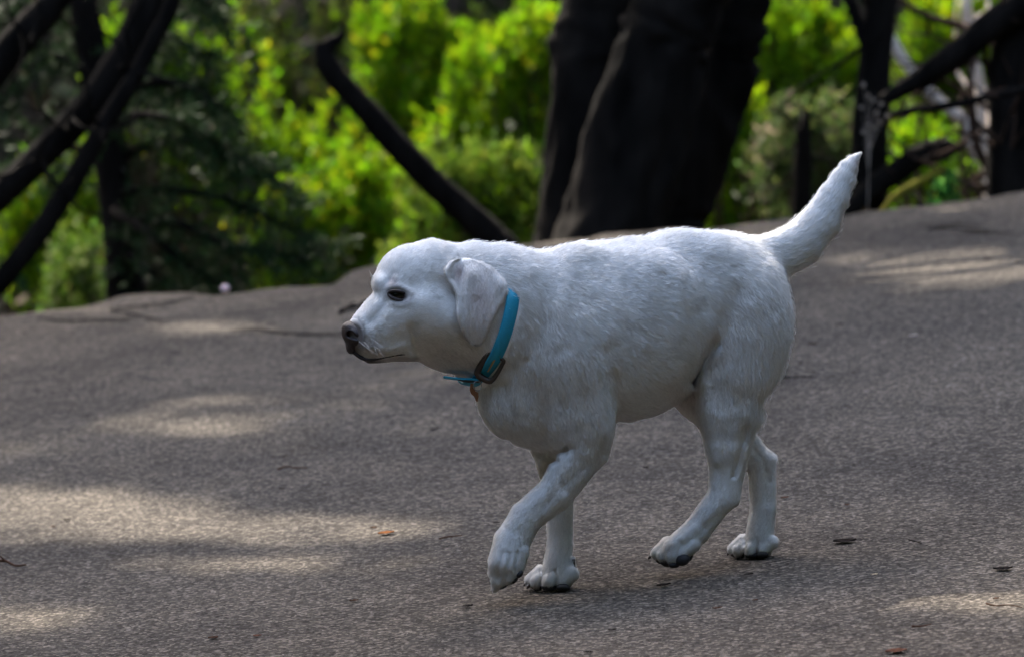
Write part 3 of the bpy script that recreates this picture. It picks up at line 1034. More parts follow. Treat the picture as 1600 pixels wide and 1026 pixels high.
class Field:
    """a distance field on a grid in dog pixels (px, py, depth)"""

    def __init__(s, lo, hi, step):
        s.lo = np.array(lo, float)
        s.step = step
        s.n = np.ceil((np.array(hi) - s.lo) / step).astype(int) + 1
        s.v = np.full(s.n, 60.0, np.float32)

    def _box(s, lo, hi):
        i0 = np.clip(np.floor((lo - s.lo) / s.step).astype(int), 0, s.n)
        i1 = np.clip(np.ceil((hi - s.lo) / s.step).astype(int) + 1, 0, s.n)
        sl = tuple(slice(a, b) for a, b in zip(i0, i1))
        ax = [s.lo[k] + s.step * np.arange(i0[k], i1[k]) for k in range(3)]
        return sl, ax

    def seg(s, a, b, ra, rb, q=1.0, k=14.0, cut=False):
        """round cone from a to b; q = depth radius / in-plane radius"""
        a = np.array(a, float)
        b = np.array(b, float)
        m = 36 + k
        rq = max(q, 1) if q > 1 else 1
        ext = np.array([1, 1, max(q, 0.4)])
        lo = np.minimum(a - ra * ext, b - rb * ext) - m
        hi = np.maximum(a + ra * ext, b + rb * ext) + m
        sl, ax = s._box(lo, hi)
        if any(len(x) == 0 for x in ax):
            return
        X = ax[0][:, None, None].astype(np.float32)
        Y = ax[1][None, :, None].astype(np.float32)
        Z = (ax[2][None, None, :] / q).astype(np.float32)
        A = a / np.array([1, 1, q])
        B = b / np.array([1, 1, q])
        d = B - A
        L = max(d @ d, 1e-6)
        t = np.clip(((X - A[0]) * d[0] + (Y - A[1]) * d[1] + (Z - A[2]) * d[2]) / L, 0, 1)
        dist = np.sqrt((X - A[0] - t * d[0]) ** 2 + (Y - A[1] - t * d[1]) ** 2 + (Z - A[2] - t * d[2]) ** 2) - (ra + (rb - ra) * t)
        dist = dist * min(q, 1) if q < 1 else dist
        if cut:
            s.v[sl] = smax(s.v[sl], -dist, k)
        else:
            s.v[sl] = smin(s.v[sl], dist, k)

    def ell(s, c, r, k=10.0, cut=False, rot=0.0):
        c = np.array(c, float)
        r = np.array(r, float)
        m = 36 + k
        R_ = max(r[0], r[1])
        sl, ax = s._box(c - [R_ + m, R_ + m, r[2] + m], c + [R_ + m, R_ + m, r[2] + m])
        X = (ax[0] - c[0])[:, None, None]
        Y = (ax[1] - c[1])[None, :, None]
        Z = (ax[2] - c[2])[None, None, :]
        cr, sr = math.cos(rot), math.sin(rot)
        Xr = X * cr + Y * sr
        Yr = -X * sr + Y * cr
        k0 = np.sqrt((Xr / r[0]) ** 2 + (Yr / r[1]) ** 2 + (Z / r[2]) ** 2)
        k1 = np.sqrt((Xr / r[0] ** 2) ** 2 + (Yr / r[1] ** 2) ** 2 + (Z / r[2] ** 2) ** 2) + 1e-9
        dist = np.where(k0 < 1e-3, -r.min(), k0 * (k0 - 1) / k1).astype(np.float32)
        if cut:
            s.v[sl] = smax(s.v[sl], -dist, k)
        else:
            s.v[sl] = smin(s.v[sl], dist, k)

    def sample(s, p):
        g = (np.asarray(p, float) - s.lo) / s.step
        g = np.clip(g, 0, s.n - 1.001)
        i = np.floor(g).astype(int)
        f = g - i
        o = 0
        for a in (0, 1):
            for b in (0, 1):
                for c in (0, 1):
                    w = (f[:, 0] if a else 1 - f[:, 0]) * (f[:, 1] if b else 1 - f[:, 1]) * (f[:, 2] if c else 1 - f[:, 2])
                    o = o + w * s.v[i[:, 0] + a, i[:, 1] + b, i[:, 2] + c]
        return o

    def grad(s, p):
        g = np.stack([s.sample(p + e) - s.sample(p - e) for e in np.eye(3) * 1.5], 1)
        return g / (np.linalg.norm(g, axis=1)[:, None] + 1e-9)

    def front(s, px, py, w0=-190):
        """depth of the surface facing the camera at pixels"""
        px = np.atleast_1d(np.asarray(px, float))
        py = np.atleast_1d(np.asarray(py, float)) + 0 * px
        w = np.full(len(px), float(w0))
        hit = np.full(len(px), np.nan)
        for _ in range(260):
            v = s.sample(np.stack([px, py, w], 1))
            new = np.isnan(hit) & (v <= 0)
            hit[new] = w[new]
            w = w + 1.5
        return hit

    def nets(s):
        """naive surface nets -> verts (grid space to px), quads"""
        v = s.v
        sg = v < 0
        n = s.n
        c = np.zeros(n - 1, np.uint8)
        for a in (0, 1):
            for b in (0, 1):
                for d in (0, 1):
                    c += sg[a:n[0] - 1 + a, b:n[1] - 1 + b, d:n[2] - 1 + d]
        act = (c > 0) & (c < 8)
        idx = np.argwhere(act)
        num = np.full(n - 1, -1, np.int32)
        num[act] = np.arange(len(idx))
        cor = {}
        for a in (0, 1):
            for b in (0, 1):
                for d in (0, 1):
                    cor[a, b, d] = v[idx[:, 0] + a, idx[:, 1] + b, idx[:, 2] + d]
        acc = np.zeros((len(idx), 3))
        cnt = np.zeros(len(idx))
        keys = list(cor)
        for i, p in enumerate(keys):
            for q in keys[i + 1:]:
                if sum(abs(x - y) for x, y in zip(p, q)) == 1:
                    A, B = cor[p], cor[q]
                    m = (A < 0) != (B < 0)
                    t = np.where(m, A / np.where(A == B, 1, A - B), 0)
                    for k in range(3):
                        acc[:, k] += np.where(m, p[k] + t * (q[k] - p[k]), 0)
                    cnt += m
        V = (idx + acc / cnt[:, None]) * s.step + s.lo
        Q = []
        for ax in range(3):
            o = [k for k in range(3) if k != ax]
            s0 = [slice(1, n[k] - 1) for k in range(3)]
            s0[ax] = slice(0, n[ax] - 1)
            s1 = list(s0)
            s1[ax] = slice(1, n[ax])
            A = sg[tuple(s0)]
            B = sg[tuple(s1)]
            e = np.argwhere(A != B)
            st = A[A != B]
            base = e.copy()
            for k in o:
                base[:, k] += 1
            def cell(da, db):
                g = base.copy()
                g[:, o[0]] -= da
                g[:, o[1]] -= db
                return num[g[:, 0], g[:, 1], g[:, 2]]
            q = np.stack([cell(0, 0), cell(1, 0), cell(1, 1), cell(0, 1)], 1)
            flip = st if ax != 1 else ~st
            q[flip] = q[flip][:, ::-1]
            Q.append(q)
        return V, np.concatenate(Q)


def wc(x):
    """depth of the dog's middle line: the rump is farther off than the chest"""
    return (x - 950) * 0.38


def wfoot(px, py):
    g = ground(px, py) - CAM
    return (g @ FWD - D0) * PXM


W_FF = wfoot(860, 923)
W_FH = wfoot(1172, 872)

STEP = 2.4
fd = Field((505, 225, -200), (1370, 945, 260), STEP)
S = fd.seg


def T(x, y, dw=0):
    return (x, y, wc(x) + dw)


# neck, chest, back
S((762, 484, wc(762) - 4), T(800, 500), 101, 108, .68)
S(T(800, 500), T(872, 535), 106, 142, .70)
S(T(885, 537), T(985, 512), 147, 137, .68)
S(T(985, 512), T(1060, 482), 137, 119, .71, 8)
S(T(1060, 482), T(1120, 477), 119, 111, .75, 8)
S(T(1118, 477), T(1125, 500), 110, 106, .78, 8)
S(T(1135, 495), T(1140, 540), 95, 86, .78)
S(T(817, 625), T(862, 640), 66, 66, .80, 26)          # breast
# shoulder blade and upper arm, near and far
for sd in (-1, 1):
    o = 58 * sd
    S(T(905, 425, o * .62), T(872, 560, o * 1.05), 34, 52, .62, 26)
    S(T(872, 560, o * 1.05), T(912, 655, o * 1.12), 50, 46, .62, 22)
    S(T(1010, 470, o * 1.1), T(1000, 560, o * 1.05), 66, 48, .5, 22)
    S(T(1090, 430, o * .6), T(1150, 520, o * .85), 52, 78, .52, 24)   # hip
# near front leg, lifted
wf = wc(915) - 66
S((905, 650, wf), (916, 694, wf + 4), 50, 38, .62, 18)
S((916, 694, wf + 4), (868, 770, wf + 6), 37, 27.5, .68, 4)
S((868, 770, wf + 6), (822, 808, wf + 6), 27.5, 25, .78, 3)
S((822, 808, wf + 6), (800, 846, wf + 4), 25, 27, .88, 3)
S((800, 846, wf + 4), (792, 878, wf), 27.5, 28.5, .95, 3)
for x, y, dw, r in ((775, 893, 9, 12), (781, 904, 0, 13), (795, 900, -8, 12), (807, 888, -8, 10)):
    S((x + 7, y - 26, wf + dw), (x, y, wf + dw), 12, r, 1.0, 5)
S((778, 905, wf + 4), (774, 917, wf + 2), 10, 6, 1.0, 5)
# far front leg, carrying
wa = W_FF
S((855, 600, wc(880) + 60), (863, 690, wa + 6), 52, 34, .6, 14)
S((863, 690, wa + 6), (874, 775, wa + 6), 33, 21, .75, 4)
S((874, 775, wa + 6), (875, 850, wa + 6), 20.8, 19, .9, 3)
S((875, 850, wa + 6), (870, 893, wa + 4), 19, 23, 1.0, 3)
S((884, 890, wa + 4), (882, 908, wa + 4), 15, 12, 1.3, 6)
for x, y, dw, r in ((831, 906, 15, 10.5), (841, 908, 2, 12), (858, 908, -11, 13), (877, 908, -12, 12)):
    S((x + 15, y - 12, wa + dw * .8), (x, y, wa + dw), 12, r, 1.0, 3.2)
S((894, 872, wa - 2), (896, 882, wa - 2), 4, 4, 1.0, 3)
# near hind leg, pushing off
wh = wc(1130) - 48
S((1126, 500, wh + 8), (1143, 575, wh), 84, 58, .55, 16)
S((1143, 575, wh), (1138, 640, wh + 3), 58, 47, .58, 4)
S((1138, 640, wh + 3), (1136, 695, wh + 6), 47, 33, .62, 3)
S((1136, 695, wh + 6), (1133, 735, wh + 10), 32.5, 23, .70, 3)
S((1133, 735, wh + 10), (1128, 778, wh + 12), 22.7, 22, .8, 3)
S((1142, 770, wh + 14), (1147, 781, wh + 14), 9, 8, 1.1, 7)             # heel of the hock
S((1176, 640, wh + 12), (1150, 772, wh + 14), 10, 5, 1.2, 9)            # tendon
S((1126, 778, wh + 12), (1088, 829, wh + 12), 21.5, 20.5, .85, 3)
S((1088, 829, wh + 12), (1058, 856, wh + 10), 20.5, 21, 1.0, 3)
for x, y, dw, r in ((1028, 864, 18, 10), (1039, 867, 5, 12), (1053, 869, -8, 12.5), (1067, 863, -11, 11)):
    S((x + 16, y - 14, wh + 10 + dw * .8), (x, y, wh + 10 + dw), 12, r, 1.0, 3.2)
# far hind leg, carrying
wb = W_FH
S((1120, 520, wc(1130) + 52), (1103, 600, wc(1130) + 56), 80, 56, .5, 14)
S((1103, 600, wc(1130) + 56), (1146, 683, wb - 6), 52, 31, .6, 10)
S((1146, 683, wb - 6), (1186, 722, wb), 30.5, 22, .7, 3)
S((1192, 716, wb), (1204, 716, wb), 15, 7, 1.0, 6)
S((1190, 722, wb), (1192, 795, wb), 21.5, 18.5, .85, 3)
S((1192, 795, wb), (1186, 840, wb), 18.5, 21, .95, 3)
S((1193, 840, wb), (1194, 858, wb + 2), 13, 11, 1.2, 6)
for x, y, dw, r in ((1147, 857, 14, 9.5), (1156, 859, 3, 11), (1172, 858, -9, 12.5), (1190, 858, -11, 11.5)):
    S((x + 15, y - 12, wb + dw * .8), (x, y, wb + dw), 11, r, 1.0, 3.2)
# tail
TAIL = [(1155, 414, 40), (1205, 404, 37), (1246, 383, 34), (1278, 350, 30), (1300, 313, 25.5), (1315, 284, 20), (1324, 266, 15.5), (1331, 254, 10.5), (1337, 247, 6.5), (1341, 243, 4)]
for i in range(len(TAIL) - 1):
    (x0, y0, r0), (x1, y1, r1) = TAIL[i], TAIL[i + 1]
    S((x0, y0, wc(1170) + (x0 - 1170) * .45), (x1, y1, wc(1170) + (x1 - 1170) * .45), r0 - 2, max(r1 - 2, 3), .72, 16 if i == 0 else 2.5)
# head
hw = -92
S((662, 443, hw), (711, 459, hw + 12), 62, 82, .72, 12)
S((640, 438, hw), (668, 440, hw), 53, 66, .74, 10)
S((705, 506, hw + 14), (728, 505, hw + 20), 70, 84, .72, 14)
S((648, 500, hw), (700, 505, hw + 8), 55, 70, .78, 12)
S((584, 521, hw - 8), (610, 507, hw - 4), 38.5, 50, .86, 10)      # muzzle
S((566, 524, hw - 9), (582, 522, hw - 8), 24, 37, .80, 8)
S((592, 480, hw - 6), (556, 508, hw - 8), 12, 8, 1.5, 12)
S((610, 507, hw - 4), (650, 500, hw), 50, 58, .84, 12)
S((577, 557, hw - 8), (640, 549, hw - 3), 8, 13, 1.9, 8)          # lower jaw
fd.ell((593, 443, hw - 18), (9, 11, 15), 14)                      # brow ridges
fd.ell((593, 443, hw + 12), (9, 11, 15), 14)
S((622, 466, hw - 30), (664, 478, hw - 38), 16, 26, .6, 24)
S((640, 489, hw - 42), (700, 500, hw - 42), 14, 24, .6, 20)        # cheekbone
# eye sockets
fd.ell((622, 463, hw - 54), (14, 8, 9), 5, cut=True, rot=.2)
fd.ell((622, 463, hw + 50), (14, 8, 9), 5, cut=True, rot=.2)
# mouth line
for a, b in (((553, 549), (575, 561)), ((575, 561), (604, 558)), ((604, 558), (637, 553.5))):
    for sd in (-1, 1):
        w0, w1 = hw - 6 + sd * (24 + (a[0] - 553) * .22), hw - 6 + sd * (24 + (b[0] - 553) * .22)
        S((*a, w0), (*b, w1), 2.2, 2.0, 3.0, 2.5, cut=True)
# creases: flank fold in front of the thigh, fold above the foreleg, throat folds
for a, b, r in (((1118, 535), (1100, 565), 4), ((1100, 565), (1084, 592), 6), ((842, 706), (868, 716), 5), ((868, 716), (885, 700), 4)):
    wv = fd.front([a[0], b[0]], [a[1], b[1]])
    if not np.isnan(wv).any():
        S((*a, wv[0] - 2), (*b, wv[1] - 2), r, r, 1.0, 12, cut=True)
# relief of muscles, tendons and folds: strokes across the near flank (and the same on the far one)
STROKES = [  # points, width, height (+ raised, - hollow)
    ([(1150, 460), (1132, 505), (1112, 545), (1086, 592)], 20, -6), ([(1118, 535), (1100, 566), (1084, 594)], 6, -7),
    ([(1180, 450), (1172, 520), (1156, 590)], 32, 3), ([(1100, 600), (1108, 660), (1120, 720)], 12, 3),
    ([(952, 545), (962, 630), (966, 700)], 15, -3.5), ([(956, 590), (964, 650), (966, 700)], 13, -3), ([(905, 500), (928, 600), (944, 672)], 20, 6), ([(880, 560), (900, 650)], 12, 2),
    ([(836, 440), (858, 520), (848, 600), (852, 690)], 16, -3), ([(888, 410), (882, 470), (868, 530)], 17, 3.5), ([(918, 410), (928, 470)], 22, -1.0),
    ([(975, 440), (985, 540)], 9, -1.6), ([(1002, 430), (1012, 540)], 9, 1.6), ([(1030, 430), (1034, 530)], 9, -1.6), ([(1056, 430), (1058, 520)], 9, 1.3),
    ([(1075, 400), (1100, 430), (1104, 480)], 18, -3), ([(1122, 386), (1140, 400)], 16, 3.5),
    ([(1172, 650), (1158, 700), (1146, 742)], 5, -4.5), ([(1182, 650), (1164, 710), (1153, 772)], 4.5, 2.5), ([(1124, 650), (1126, 720)], 9, 2),
    ([(1120, 790), (1088, 822), (1052, 850)], 5, 2.0), ([(1128, 800), (1094, 832), (1062, 858)], 4, -1.8),
    ([(940, 705), (895, 745), (850, 790)], 7, -2.5), ([(905, 705), (862, 755), (826, 790)], 9, 2.2), ([(806, 812), (800, 822)], 7, 1.5),
    ([(786, 862), (780, 884), (777, 905)], 3.5, -2.6), ([(797, 862), (794, 884), (791, 905)], 3.5, -2.6), ([(808, 862), (806, 890)], 3.5, -2.2),
    ([(846, 890), (848, 902), (845, 916)], 2.2, -3.5), ([(866, 890), (870, 902), (869, 916)], 2.2, -3.5), ([(1164, 842), (1165, 854), (1162, 868)], 2.2, -3.2), ([(1182, 840), (1183, 854), (1181, 868)], 2.2, -3.2), ([(1034, 854), (1033, 868)], 2.2, -2.5), ([(1050, 852), (1046, 872)], 2.2, -3), ([(1064, 846), (1060, 872)], 2.2, -3),
    ([(1176, 700), (1190, 716), (1202, 750)], 5, -3), ([(1206, 715), (1209, 780), (1206, 830)], 4, 2), ([(1196, 735), (1197, 820)], 4, -2),
    ([(790, 600), (800, 650), (792, 690)], 8, -3), ([(770, 610), (775, 660)], 10, 2.5), ([(822, 560), (820, 650)], 7, -2), ([(742, 600), (764, 596), (786, 585)], 6, 2),
    ([(660, 545), (710, 566), (760, 580)], 10, -3), ([(640, 560), (690, 582), (730, 596)], 9, 2), ([(574, 543), (604, 546), (630, 541)], 8, 3.5), ([(643, 512), (648, 548)], 9, -3),
    ([(602, 474), (590, 492), (578, 503)], 8, -3), ([(656, 470), (690, 500)], 20, 2.5), ([(648, 448), (690, 440)], 14, -2.5), ([(606, 449), (624, 447), (642, 456)], 4.5, 2.2), ([(608, 474), (626, 476), (640, 473)], 4, 1.6),
    ([(614, 428), (604, 446)], 5, -1.6)]
near = np.abs(fd.v) < 16
ii = np.argwhere(near)
pp = ii * STEP + fd.lo
mid = np.where(pp[:, 0] < 735, hw + 4, wc(pp[:, 0]))
rel = np.zeros(len(pp))
for pts, wd, ht in STROKES:
    dmin = np.full(len(pp), 1e9)
    for p0, p1 in zip(pts[:-1], pts[1:]):
        p0, p1 = np.array(p0, float), np.array(p1, float)
        d_ = p1 - p0
        tt = np.clip(((pp[:, :2] - p0) @ d_) / (d_ @ d_), 0, 1)
        dmin = np.minimum(dmin, np.hypot(*(pp[:, :2] - p0 - tt[:, None] * d_).T))
    low = np.mean([p[1] for p in pts]) > 700
    far_leg = False
    foot_far = ((pts[0][0] > 1140) & (pts[0][0] < 1230) & (np.mean([p[1] for p in pts]) > 830)) or ((pts[0][0] > 815) & (pts[0][0] < 900) & (np.mean([p[1] for p in pts]) > 880)) or pts[0][0] > 1170
    side = (pp[:, 2] < mid) if not foot_far else (pp[:, 2] > mid)
    if not low:
        side = np.ones(len(pp), bool)
    if low and len(pts) > 1 and wd > 3 and np.mean([p[1] for p in pts]) < 850:
        ht *= 0.7
    rel += np.where(side, ht * np.exp(-(dmin / wd) ** 2), 0)
facing = np.clip(np.abs(pp[:, 2] - mid) / 30, 0, 1)
fd.v[near] -= (rel * (facing + (1 - facing) * np.clip((pp[:, 1] - 590) / 110, 0, 1))).astype(np.float32)
# low frequency muscle and skin unevenness
NX, NY, NZ = fd.n
near = np.abs(fd.v) < 14
ii = np.argwhere(near)
pp = ii * STEP + fd.lo
amp = 0.75 * np.where(pp[:, 0] < 720, 0.4, np.where(pp[:, 0] > 1195, 0.0, 1.1)) * np.clip(1 - (pp[:, 1] - 600) / 110, .12, 1)
fd.v[near] += (amp * fnoise(pp, 1 / 45.0, 2, 4) + 0.5 * amp * fnoise(pp * [1.6, .5, 1], 1 / 22.0, 2, 14)).astype(np.float32)

DV, DQ = fd.nets()
BODY_N = fd.grad(DV)


def skin_tint(p):
    """pigment of the coat at dog pixels: cream white, dark round nose, eyes and lips, pinkish ear and groin"""
    x, y, w = p[:, 0], p[:, 1], p[:, 2]
    c = np.tile(np.array([0.90, 0.885, 0.855]), (len(p), 1))

    def blend(mask, col):
        m = np.clip(mask, 0, 1)[:, None]
        c[:] = c * (1 - m) + np.array(col) * m
    inh = x < 690
    # leather behind the nose pad fading into the muzzle
    blend(1.3 * np.exp(-(((x - 553) / 17) ** 2 + ((y - 526) / 25) ** 2) ** 2.5) * inh, (0.03, 0.02, 0.02))
    blend(0.55 * np.exp(-(((x - 578) / 20) ** 2 + ((y - 540) / 18) ** 2)) * inh, (0.35, 0.30, 0.29))
    eye = ((x - 622) * .98 + (y - 462) * .2) / 19, ((y - 462) * .98 - (x - 622) * .2) / 12
    blend(1.2 * np.exp(-(eye[0] ** 2 + eye[1] ** 2) ** 1.3) * inh, (0.03, 0.02, 0.02))
    blend(0.45 * np.exp(-(((x - 613) / 7) ** 2 + ((y - 443) / 10) ** 2)) * inh, (0.30, 0.22, 0.22))
    blend(1.0 * np.exp(-(((x - 575) / 26) ** 2 + ((y - 566) / 6.5) ** 2) ** 1.5) * inh, (0.06, 0.05, 0.05))
    blend(0.55 * np.exp(-(((x - 622) / 30) ** 2 + ((y - 560) / 7) ** 2)) * inh, (0.30, 0.25, 0.24))
    # cream ochre tones of the coat
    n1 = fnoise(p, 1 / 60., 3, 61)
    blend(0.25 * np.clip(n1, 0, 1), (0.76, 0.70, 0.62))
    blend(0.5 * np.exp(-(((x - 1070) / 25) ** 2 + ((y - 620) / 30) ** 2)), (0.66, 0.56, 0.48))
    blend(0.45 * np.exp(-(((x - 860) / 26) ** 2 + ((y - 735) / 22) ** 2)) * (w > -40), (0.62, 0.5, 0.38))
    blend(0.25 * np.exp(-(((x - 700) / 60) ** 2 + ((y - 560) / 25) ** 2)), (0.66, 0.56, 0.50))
    # toes darker towards the soles
    t = np.exp(-(((y - 925) / 26) ** 2)) * (x < 910) + np.exp(-(((y - 880) / 14) ** 2)) * (x > 1000)
    blend(0.3 * t, (0.42, 0.37, 0.33))
    blend(0.5 * np.exp(-(((x - 1336) / 7) ** 2 + ((y - 262) / 12) ** 2)), (0.6, 0.48, 0.44))
    return c


dog_base = DP(985, 915, wc(985))
dog_base[2] = SLOPE * dog_base[0]
dog = empty("dog", dog_base)
tag(dog, "white labrador wearing a turquoise collar, walking across the shaded road with tail raised", "dog")
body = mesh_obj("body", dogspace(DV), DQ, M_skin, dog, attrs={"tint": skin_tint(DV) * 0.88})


# ---- ear flaps
EAR = np.array([(404, 714, 734), (409, 703, 752), (416, 697, 765), (424, 695, 775), (434, 698, 785), (444, 706, 791.5), (454, 711, 793), (466, 713, 787),
                (482, 714, 778), (497, 716.5, 770.5), (512, 720.5, 764), (524, 726, 758.5), (532, 732, 754.5), (537, 739, 750)])


def ear_mesh(side):
    ny, nx = 48, 26
    ys = np.linspace(404, 537, ny)
    k = np.sin(np.linspace(-math.pi / 2, math.pi / 2, nx)) * 0.5 + 0.5
    xl = np.interp(ys, EAR[:, 0], EAR[:, 1])
    xr = np.interp(ys, EAR[:, 0], EAR[:, 2])
    xl = xl + 1.2 * np.sin(ys / 9)
    X = xl[:, None] * (1 - k) + xr[:, None] * k
    Y = ys[:, None] + 0 * X
    sl = fd.front(X.ravel(), Y.ravel()).reshape(X.shape)
    sl = np.where(np.isnan(sl), hw - 30, sl)
    for _ in range(10):                                        # lie softly over the cheek
        p = np.pad(sl, 1, mode='edge')
        sl = (p[:-2, 1:-1] + p[2:, 1:-1] + p[1:-1, :-2] + p[1:-1, 2:]) / 4
    t = (ys - 404) / 133
    lift = np.interp(t, [0, .12, .4, .8, 1], [1, 5, 9, 10, 8])[:, None] + 0 * X
    front_rim = np.exp(-((X - xl[:, None]) / 6) ** 2) * np.interp(t, [0, .1, .3, 1], [8, 9, 5, 2])[:, None]
    lift = lift + front_rim
    lift = lift + 4.5 * np.exp(-(((X - 735) / 11) ** 2 + ((Y - 425) / 12) ** 2))
    lift = lift + 3.0 * np.exp(-(((X - 781) / 8) ** 2 + ((Y - 441) / 12) ** 2)) - 2.0 * np.exp(-(((X - 779) / 8) ** 2 + ((Y - 459) / 14) ** 2))
    lift = lift - 3.0 * np.exp(-(((X - 748) / 14) ** 2 + ((Y - 480) / 30) ** 2))
    lift = lift + 2.0 * np.exp(-(((X - 727) / 5) ** 2 + ((Y - 468) / 40) ** 2))
    lift = lift - 5.5 * np.exp(-(((X - 722) / 5) ** 2 + ((Y - 428) / 12) ** 2))
    lift = lift + 0.7 * fnoise(np.stack([X.ravel(), Y.ravel() * .6, X.ravel() * 0], 1), 1 / 14., 2, 8).reshape(X.shape)
    w = sl - lift
    edge = np.minimum(np.minimum(k, 1 - k) * 2 * (xr - xl)[:, None] / 2, 60)
    dend = np.minimum((ys - 404), (537 - ys))[:, None] + 0 * X
    th = 3.6 * np.sqrt(np.clip(np.minimum(edge, dend) / 5.0, 0, 1)) + 0.2
    fr = np.stack([X, Y, w - th], -1)
    bk = np.stack([X, Y, w + th], -1)
    if side > 0:                                               # the far ear: mirrored about the middle of the head
        mid = hw + 4
        fr[..., 2] = 2 * mid - fr[..., 2]
        bk[..., 2] = 2 * mid - bk[..., 2]
    V = np.concatenate([fr.reshape(-1, 3), bk.reshape(-1, 3)])
    o = ny * nx
    fs = []
    for j in range(ny - 1):
        for i in range(nx - 1):
            a = j * nx + i
            fs.append((a, a + nx, a + nx + 1, a + 1))
            fs.append((o + a, o + a + 1, o + a + nx + 1, o + a + nx))
    ring = [j * nx for j in range(ny)] + [(ny - 1) * nx + i for i in range(1, nx)] + [j * nx + nx - 1 for j in range(ny - 2, -1, -1)] + [i for i in range(nx - 2, 0, -1)]
    for a, b in zip(ring, ring[1:] + ring[:1]):
        fs.append((a, o + a, o + b, b))
    fs = np.array(fs)
    if side > 0:
        fs = fs[:, ::-1]
    return V, fs


def ear_tint(p):
    c = np.tile(np.array([0.88, 0.86, 0.83]), (len(p), 1))
    x, y = p[:, 0], p[:, 1]
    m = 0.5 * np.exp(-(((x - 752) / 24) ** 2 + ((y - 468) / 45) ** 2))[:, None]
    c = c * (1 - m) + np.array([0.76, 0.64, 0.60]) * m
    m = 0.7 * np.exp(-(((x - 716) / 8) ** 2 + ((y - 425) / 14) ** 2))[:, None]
    return c * (1 - m) + np.array([0.40, 0.30, 0.28]) * m


ears = []
for sd in (-1, 1):
    EV, EF = ear_mesh(sd)
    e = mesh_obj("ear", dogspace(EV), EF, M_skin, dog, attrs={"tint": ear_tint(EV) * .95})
    ears.append((e, EV, EF))


# ---- collar
CW = wc(765) - 2
Cc = np.array([762., 489., CW])
CTv = np.array([785., 380., CW + 4]) - Cc
CNv = np.array([803., 484., CW - 80]) - Cc
CAXIS = np.cross(CTv, CNv)
CAXIS /= np.linalg.norm(CAXIS)
if CAXIS[0] < 0:
    CAXIS = -CAXIS


def collar_point(a, off=0.0):
    d = math.cos(a) * CTv + math.sin(a) * CNv
    d = d / np.linalg.norm(d)
    ts = np.arange(20, 150, 0.75)
    v = fd.sample(Cc + ts[:, None] * d)
    i = np.argmax(v > 0)
    return Cc + (ts[i] + off) * d, d


def collar():
    n = 120
    base, dirs = [], []
    for i in range(n):
        a = 2 * math.pi * i / n
        p, d = collar_point(a)
        base.append(np.linalg.norm(p - Cc))
        dirs.append(d)
    rad = np.array(base)
    for _ in range(4):
        rad = (np.roll(rad, 1) + rad + np.roll(rad, -1)) / 3
    V = []
    hwid = 11.5
    for i in range(n):
        a = 2 * math.pi * i / n
        off = 3.0 - 9 * min(max((math.cos(a) - 0.20) / 0.25, 0), 1)
        c0 = Cc + dirs[i] * (rad[i] + off)
        for u, v in ((-1, 0), (-.93, 1.3), (0, 1.6), (.93, 1.3), (1, 0), (.93, -1.3), (0, -1.3), (-.93, -1.3)):
            V.append(c0 + CAXIS * u * hwid + dirs[i] * v * 1.5)
    V = np.array(V)
    m = 8
    q = []
    for i in range(n):
        for k in range(m):
            q.append((i * m + k, i * m + (k + 1) % m, ((i + 1) % n) * m + (k + 1) % m, ((i + 1) % n) * m + k))
    o = mesh_obj("collar", dogspace(V), np.array(q), M_collar, dog)
    return o, rad, dirs


collar_o, C_rad, C_dirs = collar()


def ring_tube(pts, r, seg=8, closed=True):
    """tube through px-space points; r may be a list"""
    pts = np.asarray(pts, float)
    if closed:
        pts = np.concatenate([pts, pts[:1]])
    rr = np.full(len(pts), r) if np.ndim(r) == 0 else np.asarray(list(r) + ([r[0]] if closed else []), float)
    return tube(pts, rr, seg, 0, 1, 0, True, 3)


def on_collar(x, y, lift):
    w = fd.front([x], [y])[0]
    return np.array([x, y, (w if not np.isnan(w) else CW - 20) - lift])


# buckle: a rounded frame lying over the webbing on the near side of the throat
bk = []
bx, by = 766.0, 573.5
tdir = np.array([-0.50, 0.866])
cdir = np.array([0.866, 0.50])
for u, v in ((-1, -.8), (-1, .8), (-.75, 1), (.2, 1), (.8, .85), (1, .5), (1, -.6), (.75, -1), (-.2, -1), (-.8, -.98)):
    q = np.array([bx, by]) + tdir * u * 20 + cdir * v * 14.0
    bk.append(on_collar(q[0], q[1], 7))
bk = np.array(bk)
bk[:, 2] = 0.5 * bk[:, 2] + 0.5 * bk[:, 2].mean()
rads = [3.0, 3.0, 3.2, 3.6, 4.4, 5.2, 5.8, 5.4, 5.2, 4.0]
v, f = ring_tube(bk, rads)
buckle = mesh_obj("buckle", dogspace(v), f, M_buckle, collar_o)
pa, pb = bk[:2].mean(0) + [0, 0, -2.5], np.array([bx, by, bk[:, 2].mean() - 3]) + [-4, 7, 0]
v, f = ring_tube([pa + [6, 0, 0], pa, (pa + pb) / 2 + [0, 0, -1], pb], [2.2, 2.2, 1.6, 1.2], closed=False)
mesh_obj("buckle_pin", dogspace(v), f, M_brass, buckle)
